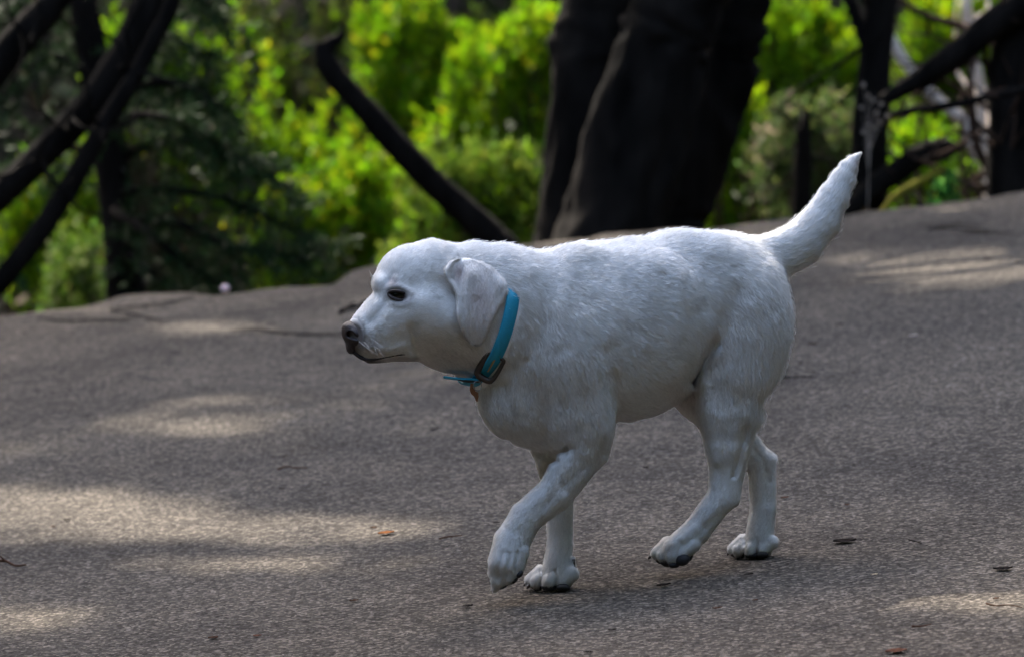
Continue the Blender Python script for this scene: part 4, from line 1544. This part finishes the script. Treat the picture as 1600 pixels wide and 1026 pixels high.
# keeper bar, loose strap end, wire ring, tag
k0, k1 = on_collar(712, 592, 2), on_collar(752, 594, 6)
v, f = ring_tube([(716, 592, CW - 22), (733, 594.5, CW - 30), (750, 594, k1[2])], [2.2, 3.2, 3.6], closed=False)
mesh_obj("keeper", dogspace(v), f, M_lip, collar_o)
st = []
for x, y in ((748, 593), (735, 591.5), (722, 591), (708, 590), (697, 588.5), (693, 588)):
    ww = CW - 26
    st += [(x, y - 1.4, ww - 10), (x, y + 1.4, ww - 10), (x, y + 3.0, ww + 10), (x, y + 0.2, ww + 10)]
fs = []
for i in range(5):
    for k in range(4):
        fs.append((i * 4 + k, i * 4 + (k + 1) % 4, i * 4 + 4 + (k + 1) % 4, i * 4 + 4 + k))
fs += [(3, 2, 1, 0), (20, 21, 22, 23)]
mesh_obj("strap_end", dogspace(st), fs, M_collar, collar_o, smooth=False)
a = np.linspace(0, 2 * math.pi, 17)[:-1]
rw = CW - 34
v, f = ring_tube(np.stack([746 + 6.5 * np.cos(a), 602 + 7.5 * np.sin(a), rw + 3 * np.cos(a)], 1), 0.8, 6)
wire = mesh_obj("tag_ring", dogspace(v), f, M_wire, collar_o)
tagp = [(735, 598), (739, 599), (742, 605), (743, 611), (747, 613), (748, 619), (746, 628), (743, 625), (741, 619), (736, 615), (734, 609)]
n = len(tagp)
tv = [(x, y, rw + 1.6 + (x - 740) * .5) for x, y in tagp] + [(x, y, rw - 1.6 + (x - 740) * .5) for x, y in tagp]
tf = [tuple(range(n))[::-1], tuple(range(n, 2 * n))] + [(i, (i + 1) % n, n + (i + 1) % n, n + i) for i in range(n)]
mesh_obj("name_tag", dogspace(tv), tf, M_tag, collar_o, smooth=False)

# ---- nose, eyes, lips, pads, claws
nf = Field((518, 488, hw - 50), (592, 570, hw + 32), 1.0)
nc = hw - 9
nf.ell((551, 520, nc), (17.5, 18, 24), 4)
nf.ell((548, 511, nc), (13, 9, 20), 6)
nf.ell((556, 525, nc - 15), (12, 15, 11), 5)
nf.ell((556, 525, nc + 15), (12, 15, 11), 5)
nf.ell((549, 541, nc), (9, 12, 16), 6)
for sd in (-1, 1):
    nf.ell((547, 522, nc + sd * 19), (5.4, 4.6, 10), 3, cut=True)
    nf.seg((551, 525, nc + sd * 24), (561, 530, nc + sd * 27), 3.4, 2.0, 1.4, 3, cut=True)
nf.seg((530, 518, nc), (540, 545, nc), 1.3, 1.3, 1.0, 2, cut=True)
NV, NQ = nf.nets()
mesh_obj("nose", dogspace(NV), NQ, M_nose, dog)

for sd in (-1, 1):
    ec = np.array([622.5, 462.0, hw + 2 + sd * 41.0])
    uu, vv = np.meshgrid(np.linspace(0, math.pi, 20), np.linspace(0, 2 * math.pi, 28, endpoint=False), indexing='ij')
    er = 12.5
    ev = np.stack([ec[0] + er * 1.12 * np.sin(uu) * np.cos(vv), ec[1] + er * .92 * np.sin(uu) * np.sin(vv), ec[2] + er * .8 * np.cos(uu)], -1).reshape(-1, 3)
    q = []
    for i in range(19):
        for j in range(28):
            q.append((i * 28 + j, (i + 1) * 28 + j, (i + 1) * 28 + (j + 1) % 28, i * 28 + (j + 1) % 28))
    eye = mesh_obj("eye", dogspace(ev), np.array(q), M_eye, dog)
    # lids: an almond of dark skin, the upper one hooding the eyeball
    lid = []
    for a in np.linspace(0, 2 * math.pi, 22)[:-1]:
        cx, cy = 15.5 * math.cos(a), (7.0 if math.sin(a) < 0 else 6.4) * math.sin(a)
        x, y = ec[0] + cx * .98 - cy * .2, ec[1] + cy * .98 + cx * .22
        dd = 1 - (abs(cx) / 19) ** 2
        lid.append((x, y, ec[2] + sd * (er * .8 * dd + 0.5)))
    v, f = ring_tube(lid, 2.5)
    mesh_obj("eyelid", dogspace(v), f, M_rim, eye)

for sd in (-1, 1):
    lp = []
    for x, y in ((549, 547), (556, 553), (565, 558.5), (576, 561.5), (590, 560.5), (604, 558), (618, 555.5), (627, 554), (633, 554)):
        if sd < 0:
            w = fd.front([x], [y - 2.5])[0]
        else:
            w = 2 * (hw - 6) - fd.front([x], [y - 2.5])[0]
        if np.isnan(w):
            w = hw - 8 + sd * 8
        lp.append((x, y, w + 0.6 * -sd))
    v, f = ring_tube(lp, [2.0, 2.9, 3.3, 3.0, 1.7, 1.0, 1.0, 1.2, 0.5], closed=False)
    mesh_obj("lip", dogspace(v), f, M_lip, dog)


# whiskers, brow hairs
wk = []
rgw = np.random.default_rng(21)
for k in range(8):
    x, y = rgw.uniform(560, 592), rgw.uniform(528, 552)
    for sd in (-1, 1):
        w = fd.front([x], [y])[0]
        if np.isnan(w):
            continue
        w = w if sd < 0 else 2 * (hw - 6) - w
        L = rgw.uniform(18, 34)
        dx, dy = rgw.uniform(.2, .9), rgw.uniform(.1, .9)
        p0 = np.array([x, y, w])
        wk.append(tube([p0, p0 + [dx * L * .4, dy * L * .4, sd * L * .5], p0 + [dx * L, dy * L * .9 + 2, sd * L * .7]], [.2, .16, .05], 5, 0, 1, 0, False, 2))
for k in range(5):
    p0 = np.array([586 + rgw.normal() * 2, 438 + rgw.normal() * 3, hw - 24 + rgw.normal() * 3])
    wk.append(tube([p0, p0 + [-5, -5, -5], p0 + [-9, -12 + rgw.normal() * 2, -8]], [.28, .2, .06], 5, 0, 1, 0, False, 2))
v, f = join(wk)
o = mesh_obj("whiskers", dogspace(v), f, simple("whisker", (.7, .68, .65), .5), dog)
tag(o, kind="stuff")


def pad(items, par):
    parts = []
    for (x, y, w), (rx, ry, rz), rot in items:
        uu, vv = np.meshgrid(np.linspace(0, math.pi, 12), np.linspace(0, 2 * math.pi, 16, endpoint=False), indexing='ij')
        ex, ey = rx * np.sin(uu) * np.cos(vv), ry * np.cos(uu)
        c, s_ = math.cos(rot), math.sin(rot)
        vv2 = np.stack([x + ex * c - ey * s_, y + ex * s_ + ey * c, w + rz * np.sin(uu) * np.sin(vv)], -1).reshape(-1, 3)
        q = []
        for i in range(11):
            for j in range(16):
                q.append((i * 16 + j, i * 16 + (j + 1) % 16, (i + 1) * 16 + (j + 1) % 16, (i + 1) * 16 + j))
        parts.append((vv2, q))
    v, f = join(parts)
    return mesh_obj("paw_pads", dogspace(v), f, M_pad, par)


pad([((833, 913, wa + 22), (10, 6, 9), 0), ((840, 916, wa + 5), (10, 6.5, 9), 0), ((858, 917, wa - 13), (12, 6, 9), 0), ((880, 917, wa - 22), (11, 6, 9), 0), ((876, 914, wa + 2), (15, 6, 14), 0)], dog)
pad([((1149, 864, wb + 19), (9, 6, 8), 0), ((1157, 866, wb + 4), (9, 5.5, 8), 0), ((1174, 867, wb - 12), (11, 5.5, 8), 0), ((1191, 866, wb - 20), (10, 5.5, 8), 0), ((1190, 864, wb + 4), (13, 5, 13), 0)], dog)
pad([((1032, 874, wh + 30), (9, 6.5, 8), .5), ((1041, 878, wh + 14), (10, 7, 8), .3), ((1053, 882, wh), (9, 5, 9), 0), ((1067, 874, wh - 8), (11.5, 9, 9), -.4), ((1072, 868, wh + 8), (12, 10, 12), -.5)], dog)
pad([((786, 914, wf + 4), (9, 5, 8), -.5), ((802, 906, wf - 8), (9, 5, 8), -.6), ((812, 896, wf - 12), (7, 5, 8), -.9)], dog)
CL = [((1016, 868, wh + 32), (1013, 873, wh + 32)), ((896, 873, wa - 4), (898, 886, wa - 5)), ((822, 910, wa + 24), (818, 915, wa + 24)),
      ((827, 913, wa + 6), (823, 919, wa + 6)), ((1139, 862, wb + 20), (1136, 867, wb + 20)), ((1146, 864, wb + 5), (1142, 868, wb + 5)), ((771, 912, wf + 4), (768, 922, wf + 4))]
for a_, b_ in CL:
    v, f = tube(np.array([a_, b_], float), [3.0, 1.2], 8, 0, 1, 0, True, 1)
    mesh_obj("claw", dogspace(v), f, M_claw, dog)

# ------------------------------------------------------------------ coat: combed short hair
FLOW = [  # x, y, direction x, y, hair length px
    (545, 505, .9, -.2, 4), (575, 480, .8, -.5, 4), (570, 540, .9, .25, 4), (600, 520, 1, .1, 5), (590, 445, .3, -1, 6), (610, 420, .6, -.8, 6), (640, 385, 1, -.3, 7),
    (640, 440, .9, -.4, 6), (650, 480, 1, .1, 6), (650, 530, 1, .3, 7), (700, 380, 1, .2, 9), (700, 450, .8, .5, 8), (680, 560, .8, .5, 9), (620, 560, 1, .2, 5), (720, 590, .7, .6, 10),
    (760, 382, 1, .0, 16), (782, 380, .5, -1.0, 22), (792, 384, .7, -.5, 20), (800, 400, 1, .3, 17), (770, 450, .7, .7, 14), (770, 540, .4, .9, 12), (840, 400, 1, .2, 17), (820, 460, .9, .6, 18), (850, 500, .5, .9, 19), (830, 540, .2, 1, 16),
    (760, 620, .1, 1, 12), (790, 660, .35, .9, 12), (820, 600, .1, 1, 12), (860, 640, .4, .9, 12), (850, 700, .5, .6, 12), (900, 400, 1, .1, 15), (900, 500, .7, .7, 14), (900, 600, .3, 1, 12),
    (960, 390, 1, .1, 15), (960, 480, .9, .5, 14), (960, 580, .6, .8, 13), (1000, 640, .8, .3, 12), (1040, 370, 1, .05, 15), (1040, 450, 1, .35, 15), (1040, 560, .9, .3, 13),
    (1100, 370, 1, .1, 15), (1110, 430, .9, .5, 16), (1090, 520, .7, .7, 13), (1160, 390, 1, .3, 16), (1170, 450, .6, .9, 17), (1140, 540, .4, 1, 13), (1215, 440, .35, 1, 15),
    (1228, 530, .2, 1, 20), (1215, 590, .0, 1, 32), (1190, 640, -.1, 1, 28), (1170, 670, -.1, 1, 11), (1120, 620, .1, 1, 10), (1085, 610, .5, .8, 12), (1135, 700, .0, 1, 8),
    (1130, 760, .0, 1, 6), (1095, 815, -.7, .7, 6), (1050, 860, -.9, .4, 5), (1060, 640, .4, .9, 8), (1160, 700, .6, .7, 6), (1192, 760, 0, 1, 6), (1190, 830, -.3, .9, 5), (1155, 855, -.8, .6, 5),
    (915, 690, .1, 1, 9), (945, 690, .2, 1, 11), (870, 770, -.7, .7, 7), (820, 810, -.6, .8, 7), (795, 860, -.2, 1, 7), (785, 905, -.3, 1, 6), (865, 740, .1, 1, 8), (875, 820, 0, 1, 6), (870, 890, -.2, 1, 5), (840, 905, -.7, .7, 5),
    (1200, 385, 1, -.1, 17), (1190, 420, .8, .7, 20), (1240, 375, 1, -.5, 15), (1245, 410, 1, -.1, 22), (1285, 345, .7, -.8, 14), (1300, 370, .8, -.6, 20), (1310, 300, .5, -1, 13), (1325, 270, .5, -1, 12), (1338, 246, .75, -.9, 9), (1335, 300, .5, -.8, 15)]
FLOW = np.array(FLOW, float)


def flow(p):
    d = np.zeros((len(p), 3))
    ln = np.zeros(len(p))
    ws = np.zeros(len(p))
    for x, y, dx, dy, l in FLOW:
        w = 1 / (((p[:, 0] - x) ** 2 + (p[:, 1] - y) ** 2) ** 1.5 + 300)
        n = math.hypot(dx, dy)
        d[:, 0] += w * dx / n
        d[:, 1] += w * dy / n
        ln += w * l
        ws += w
    d[:, 2] = 0.25 * np.clip(d[:, 0] / ws, -1, 1) * ws * (p[:, 0] > 800)
    return d / ws[:, None], ln / ws


def hair_object(name, V, Q, nrm_fn, count, par, tint_fn, keep_fn=None, len_k=1.0, thick=0.55, fixed=None):
    tri = np.concatenate([Q[:, [0, 1, 2]], Q[:, [0, 2, 3]]])
    A, B, C_ = V[tri[:, 0]], V[tri[:, 1]], V[tri[:, 2]]
    ar = np.linalg.norm(np.cross(B - A, C_ - A), axis=1)
    pick = rng.choice(len(tri), count, p=ar / ar.sum())
    u, v = rng.random(count), rng.random(count)
    fl = u + v > 1
    u[fl], v[fl] = 1 - u[fl], 1 - v[fl]
    p = A[pick] + (B[pick] - A[pick]) * u[:, None] + (C_[pick] - A[pick]) * v[:, None]
    n = nrm_fn(p, pick, tri)
    if keep_fn is not None:
        k = keep_fn(p, n)
        p, n = p[k], n[k]
    fdir, ln = flow(p)
    if fixed is not None:
        fdir = np.tile(np.array(fixed), (len(p), 1))
        ln = ln * 0 + 9.0
    # clumps and stray directions
    c1 = np.stack([vnoise(p, 1 / 6., s) for s in (1, 2, 3)], 1)
    c2 = np.stack([vnoise(p, 1 / 20., s) for s in (4, 5, 6)], 1)
    c3 = np.stack([vnoise(p, 1 / 2.6, s) for s in (7, 8, 9)], 1)
    fdir = fdir + 0.15 * c1 + 0.18 * c2 + 0.12 * c3 + 0.16 * rng.normal(size=p.shape)
    t = fdir - n * np.sum(fdir * n, 1)[:, None]
    t /= np.linalg.norm(t, axis=1)[:, None] + 1e-6
    ln = np.maximum(ln, 6.5) * len_k * 0.8 * rng.uniform(0.6, 1.15, len(p))
    lift = 0.15 + 0.14 * rng.random(len(p)) + 0.06 * np.clip(c1[:, 0] + c2[:, 1], -1, 1)
    lift = np.clip(lift, 0.06, 1) + 0.35 * np.exp(-(((p[:, 0] - 785) / 14) ** 2 + ((p[:, 1] - 382) / 10) ** 2)) * rng.random(len(p))
    lift[rng.random(len(p)) < 0.03] += 0.35
    ln1 = ln[:, None]
    p0 = p - n * 1.0
    p1 = p + (t * 0.42 + n * lift[:, None] * 0.55) * ln1
    p2 = p + (t * 0.75 + n * lift[:, None] * 0.72) * ln1
    p3 = p + (t * 1.0 + n * lift[:, None] * 0.70 + 0.05 * rng.normal(size=p.shape)) * ln1
    pts = np.stack([p0, p1, p2, p3], 1)
    m = len(p)
    w = dogspace(pts.reshape(-1, 3))
    hc = bpy.data.hair_curves.new(name)
    hc.add_curves([4] * m)
    org = np.array(par.location) if par.type == 'EMPTY' else np.zeros(3)
    hc.position_data.foreach_set("vector", w.astype(np.float32).ravel())
    ra = hc.attributes.get("radius") or hc.attributes.new("radius", 'FLOAT', 'POINT')
    th = 0.85 * thick / PXM * np.clip(ln / 12, .55, 1.1)
    rad = (th[:, None] * np.array([[0.5, 0.42, 0.3, 0.06]])).astype(np.float32)
    ra.data.foreach_set("value", rad.ravel())
    ca = hc.attributes.new("tint", 'FLOAT_COLOR', 'CURVE')
    col = np.ones((m, 4), np.float32)
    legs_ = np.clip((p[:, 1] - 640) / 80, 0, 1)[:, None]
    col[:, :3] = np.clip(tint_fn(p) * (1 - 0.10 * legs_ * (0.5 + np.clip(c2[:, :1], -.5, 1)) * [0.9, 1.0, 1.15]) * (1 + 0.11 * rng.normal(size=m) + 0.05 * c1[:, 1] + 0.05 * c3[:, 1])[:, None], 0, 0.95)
    ca.data.foreach_set("color", col.ravel())
    na = hc.attributes.new("lie", 'FLOAT_VECTOR', 'CURVE')
    nn = n * 1.0 + t * 0.15 + 0.12 * c1 + 0.08 * c2 + 0.17 * c3 + 0.30 * rng.normal(size=p.shape)
    fine = np.clip((p[:, 1] - 600) / 80, 0, 1) + 0.5 * (p[:, 0] < 720)          # legs and face: short hair, seen as fine grain
    nn = nn + (0.22 * c3 + 0.20 * rng.normal(size=p.shape)) * np.clip(fine, 0, 1)[:, None]
    nn /= np.linalg.norm(nn, axis=1)[:, None]
    nw = RT * nn[:, :1] - UP * nn[:, 1:2] + FWD * nn[:, 2:3]
    na.data.foreach_set("vector", nw.astype(np.float32).ravel())
    hc.materials.append(M_fur)
    o = bpy.data.objects.new(name, hc)
    scene.collection.objects.link(o)
    o.parent = par
    o.matrix_parent_inverse = Matrix.Translation(par.location).inverted()
    return o


def body_keep(p, n):
    x, y, w = p.T
    k = np.ones(len(p), bool)
    # not on the nose leather, lips and eyeballs
    k &= ~((((x - 549) / 17.5) ** 2 + ((y - 522) / 25) ** 2 < 1))
    k &= ~((x < 700) & (np.abs(y - np.interp(x, [549, 556, 565, 576, 590, 604, 618, 636], [547, 553, 558.5, 561.5, 560.5, 558, 555.5, 553.5])) < 1.3) & (x < 636))
    ex, ey = (x - 622.5) * .98 + (y - 462) * .2, (y - 462) * .98 - (x - 622.5) * .2
    k &= ~((ex / 17) ** 2 + (ey / 9.5) ** 2 < 1)
    # hair under the collar is pressed flat
    r = p - Cc
    ax = np.abs(r @ CAXIS)
    rr = r - (r @ CAXIS)[:, None] * CAXIS
    topness = rr @ CTv / (np.linalg.norm(rr, axis=1) * np.linalg.norm(CTv) + 1e-9)
    under = (ax < 12.5) & (np.linalg.norm(rr, axis=1) < 130) & (topness < 0.40)
    before = (r @ CAXIS < 0) & (r @ CAXIS > -26) & (np.linalg.norm(rr, axis=1) < 130) & (topness < 0.2)
    k &= ~under
    k &= ~(before & (rng.random(len(p)) < 0.6))
    return k


N_HAIR = 800000
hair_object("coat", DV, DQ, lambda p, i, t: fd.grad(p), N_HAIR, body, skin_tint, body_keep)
for e, EV, EF in ears:
    qn = np.array([f for f in EF])
    EN = np.cross(EV[qn[:, 1]] - EV[qn[:, 0]], EV[qn[:, 3]] - EV[qn[:, 0]])
    EN /= np.linalg.norm(EN, axis=1)[:, None] + 1e-9
    nq = len(qn)
    ctr = EV.mean(0)
    # face normals may point inward: flip towards outside of the flap
    hair_object("ear_fur", EV, qn, lambda p, i, t: EN[i % nq], 42000, e, ear_tint, None, 0.9, 0.5, (0.12, 1.0, 0.0))
# ------------------------------------------------------------------ litter lying on the road
def litter_leaf(px, py, wpx, hpx, col, label, kind="fallen_leaf", cat="leaf", seed=0, group="bits of leaf and bark scattered on the road"):
    g = ground(px, py)
    g[2] = road_z(np.array([g[0]]), np.array([g[1]]))[0]
    d = (g - CAM) @ FWD
    L = wpx / F * d
    W = min(L * .8, hpx / F * d / 0.20)
    rg = np.random.default_rng(seed)
    nu, nv = 9, 5
    V = []
    curl = 0.10 + 0.25 * rg.random()
    for i in range(nu):
        s = i / (nu - 1)
        hw_ = W / 2 * math.sin(math.pi * min(max(s, .04), .97)) ** 0.7 * (1 + .15 * rg.normal())
        for j in range(nv):
            t_ = j / (nv - 1) * 2 - 1
            zz = 0.002 + L * curl * ((s - .5) ** 2) * .7 + abs(t_) * W * .08 + 0.001 * rg.random()
            V.append((g[0] + (s - .5) * L, g[1] + t_ * hw_ + L * .08 * math.sin(s * 5 + seed), g[2] + SLOPE * (s - .5) * L + zz))
    n = len(V)
    V += [(a, b, c + 0.0006) for a, b, c in V]
    fs = []
    for i in range(nu - 1):
        for j in range(nv - 1):
            a = i * nv + j
            fs.append((a, a + 1, a + nv + 1, a + nv))
            fs.append((n + a, n + a + nv, n + a + nv + 1, n + a + 1))
    ring = [j for j in range(nv)] + [i * nv + nv - 1 for i in range(1, nu)] + [(nu - 1) * nv + j for j in range(nv - 2, -1, -1)] + [i * nv for i in range(nu - 2, 0, -1)]
    for a, b in zip(ring, ring[1:] + ring[:1]):
        fs.append((a, n + a, n + b, b))
    c = np.tile(np.array(col), (len(V), 1)) * (1 + .25 * rg.normal(size=(len(V), 1)))
    o = mesh_obj(kind, np.array(V), fs, M_litter, attrs={"tint": np.clip(c, 0.005, 1)}, smooth=False)
    o.data.transform(Matrix.Translation(-Vector(g)))
    o.location = Vector(g)
    tag(o, label, cat, group)
    return o


def twig(pts, wpx, col, label, seed=0, forks=0):
    rg = np.random.default_rng(seed)
    W = []
    for a, b in pts:
        g = ground(a, b)
        g[2] = road_z(np.array([g[0]]), np.array([g[1]]))[0] + 0.004
        W.append(g)
    W = np.array(W)
    d = (W[0] - CAM) @ FWD
    r = wpx / 2 / F * d
    W[:, 2] += r * 0.7 + np.abs(rg.normal(size=len(W))) * .003
    parts = [tube(W, np.linspace(r, r * .5, len(W)), 7, .15, 60, seed, True, 4)]
    for k in range(forks):
        m = W[1 + k % (len(W) - 2)]
        e = m + np.array([.05 * rg.normal(), .06 * rg.normal(), .012])
        parts.append(tube([m, (m + e) / 2 + [0, 0, .006], e], [r * .6, r * .45, r * .2], 6, .1, 60, seed, True, 2))
    v, f = join(parts)
    g = W.mean(0)
    o = mesh_obj("twig", v, f, M_litter, attrs={"tint": np.tile(np.array(col), (len(v), 1))})
    o.data.transform(Matrix.Translation(-Vector(g)))
    o.location = Vector(g)
    tag(o, label, "twig", "twigs lying on the road")
    return o


DK = (0.012, 0.009, 0.008)
BR = (0.06, 0.03, 0.018)
twig([(532, 490), (545, 484), (560, 482), (580, 478), (600, 476)], 7, DK, "dark forked twig on the road just in front of the dog's nose bridge", 1, 3)
twig([(1213, 592), (1230, 595), (1250, 594), (1271, 597)], 3, DK, "thin straight black twig behind the hind thigh", 2)
twig([(-14, 886), (8, 887), (24, 889), (41, 888)], 5, BR, "brown stick poking in at the left edge", 3, 1)
twig([(1541, 949), (1556, 951), (1575, 954), (1597, 955)], 3, BR, "thin brown twig in the sun patch at the lower right", 4)
twig([(434, 739), (446, 736), (462, 735), (480, 735)], 3, BR, "faint curved brown twig left of the lifted paw, in mid road", 5)
twig([(686, 848), (700, 847), (722, 847)], 3, BR, "short thin twig just left of the lifted front paw", 6)
twig([(1420, 875 - 28), (1428, 850), (1440, 853)], 2.5, DK, "tiny slanting twig right of the dark leaf behind the hind feet", 7)
twig([(1450, 365), (1480, 362), (1520, 366), (1545, 364)], 3, DK, "long dark twig by the far edge at the upper right", 8)
twig([(1425, 985), (1440, 983), (1455, 984)], 3, BR, "small brown twig near the lower right corner", 9)
LI = [(1320, 848, 36, 8, DK, "curled black leaf on the road, right of the hind feet"),
      (1567, 891, 30, 6, DK, "flat black leaf near the right edge of the road"),
      (957, 986, 13, 10, DK, "round black seed pod below the front paws, near the bottom", "seed_pod", "seed pod"),
      (1037, 916, 22, 6, DK, "small dark bit of bark under the lifted hind paw", "bark_flake", "bark"),
      (731, 949, 16, 6, DK, "black bark flake below the lifted front paw", "bark_flake", "bark"),
      (603, 835, 26, 6, (0.14, 0.05, 0.015), "orange-brown dead leaf in the big left sun patch"),
      (584, 826, 11, 5, BR, "small brown leaf crumb beside the orange-brown leaf"),
      (1427, 731, 10, 6, DK, "black speck of litter to the right, level with the hocks", "leaf_crumb", "leaf"),
      (1009, 732, 10, 7, DK, "black pellet on the road between front and hind legs", "leaf_crumb", "leaf"),
      (678, 671, 14, 5, DK, "dark leaf crumb below the chin", "leaf_crumb", "leaf"),
      (1121, 952, 16, 6, BR, "dark brown bark chip at the bottom, below the pushing hind paw", "bark_flake", "bark"),
      (1180, 939, 9, 5, BR, "brown crumb beside the bark chip at the bottom", "leaf_crumb", "leaf"),
      (1226, 779, 12, 6, (0.10, 0.04, 0.02), "rusty brown leaf crumb right behind the far hock", "leaf_crumb", "leaf"),
      (1324, 790, 8, 4, BR, "tiny brown crumb right of the far hind leg", "leaf_crumb", "leaf"),
      (1523, 821, 8, 5, DK, "tiny black crumb above the flat black leaf", "leaf_crumb", "leaf"),
      (1270, 541, 14, 4, DK, "dark flake of bark behind the rump", "bark_flake", "bark"),
      (1312, 511, 14, 4, DK, "slim dark leaf higher up the road behind the rump", "fallen_leaf", "leaf"),
      (1556, 937, 10, 4, BR, "small brown flake in the sun patch above the thin twig", "bark_flake", "bark"),
      (1400, 1020, 34, 6, (0.09, 0.04, 0.025), "reddish leaf cut by the bottom edge at the right"),
      (919, 1021, 14, 5, DK, "dark chip at the bottom edge under the front paws", "bark_flake", "bark"),
      (441, 716, 13, 6, DK, "black crumb above the curved brown twig", "leaf_crumb", "leaf"),
      (105, 814, 12, 6, DK, "dark crumb at the left in the big sun patch", "leaf_crumb", "leaf"),
      (83, 824, 8, 4, BR, "brown fleck beside the dark crumb on the left", "leaf_crumb", "leaf"),
      (282, 850, 8, 5, DK, "black fleck on the lower rim of the big sun patch", "leaf_crumb", "leaf"),
      (553, 940, 14, 4, BR, "brown leaf bit in the shade at the lower left", "leaf_crumb", "leaf"),
      (333, 998, 16, 3, BR, "narrow brown leaf near the bottom left", "fallen_leaf", "leaf"),
      (402, 995, 13, 3, (0.09, 0.04, 0.025), "reddish-brown leaf right of the narrow one at the bottom left", "fallen_leaf", "leaf"),
      (39, 520, 10, 7, DK, "dark lump near the road edge at the far left", "leaf_crumb", "leaf"),
      (329, 471, 9, 5, DK, "small dark lump beside the crack at the broken edge", "leaf_crumb", "leaf"),
      (139, 658, 10, 4, DK, "dark fleck at the left, above the long sun streak", "leaf_crumb", "leaf"),
      (440, 765, 9, 5, DK, "dark fleck in mid road, below the curved brown twig", "leaf_crumb", "leaf"),
      (776, 818, 10, 7, DK, "dark fleck touching the lifted foreleg on its left", "leaf_crumb", "leaf"),
      (1544, 407, 14, 5, DK, "dark leaf in the sun patch at the upper right", "fallen_leaf", "leaf"),
      (1590, 413, 9, 6, BR, "brown bit at the right edge of the upper sun patch", "leaf_crumb", "leaf"),
      (1170, 899, 14, 5, DK, "dark flake in the dog's shadow under the planted hind paw", "bark_flake", "bark"),
      (1366, 899, 11, 5, (0.35, 0.28, 0.18), "pale tan chip on the road right of the hind feet", "leaf_crumb", "leaf"),
      (1427, 527, 14, 4, (0.35, 0.3, 0.26), "pale chip on the road behind the rump", "leaf_crumb", "leaf")]
for i, it in enumerate(LI):
    px, py, w_, h_, col, lab = it[:6]
    nm, ct = (it[6], it[7]) if len(it) > 6 else ("fallen_leaf", "leaf")
    litter_leaf(px, py, w_, h_, col, lab, nm, ct, i)

# pale pink stone at the road edge
g = ground(351, 455)
rg = np.random.default_rng(3)
uu, vv = np.meshgrid(np.linspace(0, math.pi, 10), np.linspace(0, 2 * math.pi, 14, endpoint=False), indexing='ij')
sp = np.stack([np.sin(uu) * np.cos(vv), np.sin(uu) * np.sin(vv), np.cos(uu)], -1).reshape(-1, 3)
sp = sp * (1 + .15 * fnoise(sp, 1.5, 2, 4))[:, None] * [0.012, 0.010, 0.010]
q = []
for i in range(9):
    for j in range(14):
        q.append((i * 14 + j, (i + 1) * 14 + j, (i + 1) * 14 + (j + 1) % 14, i * 14 + (j + 1) % 14))
o = mesh_obj("stone", sp, np.array(q), simple("pink_stone", (0.75, 0.5, 0.48), .7, nscale=60, namt=.2))
o.location = Vector(g) + Vector((0, 0.03, 0.004))
tag(o, "small pale pink stone at the broken road edge on the left", "stone")
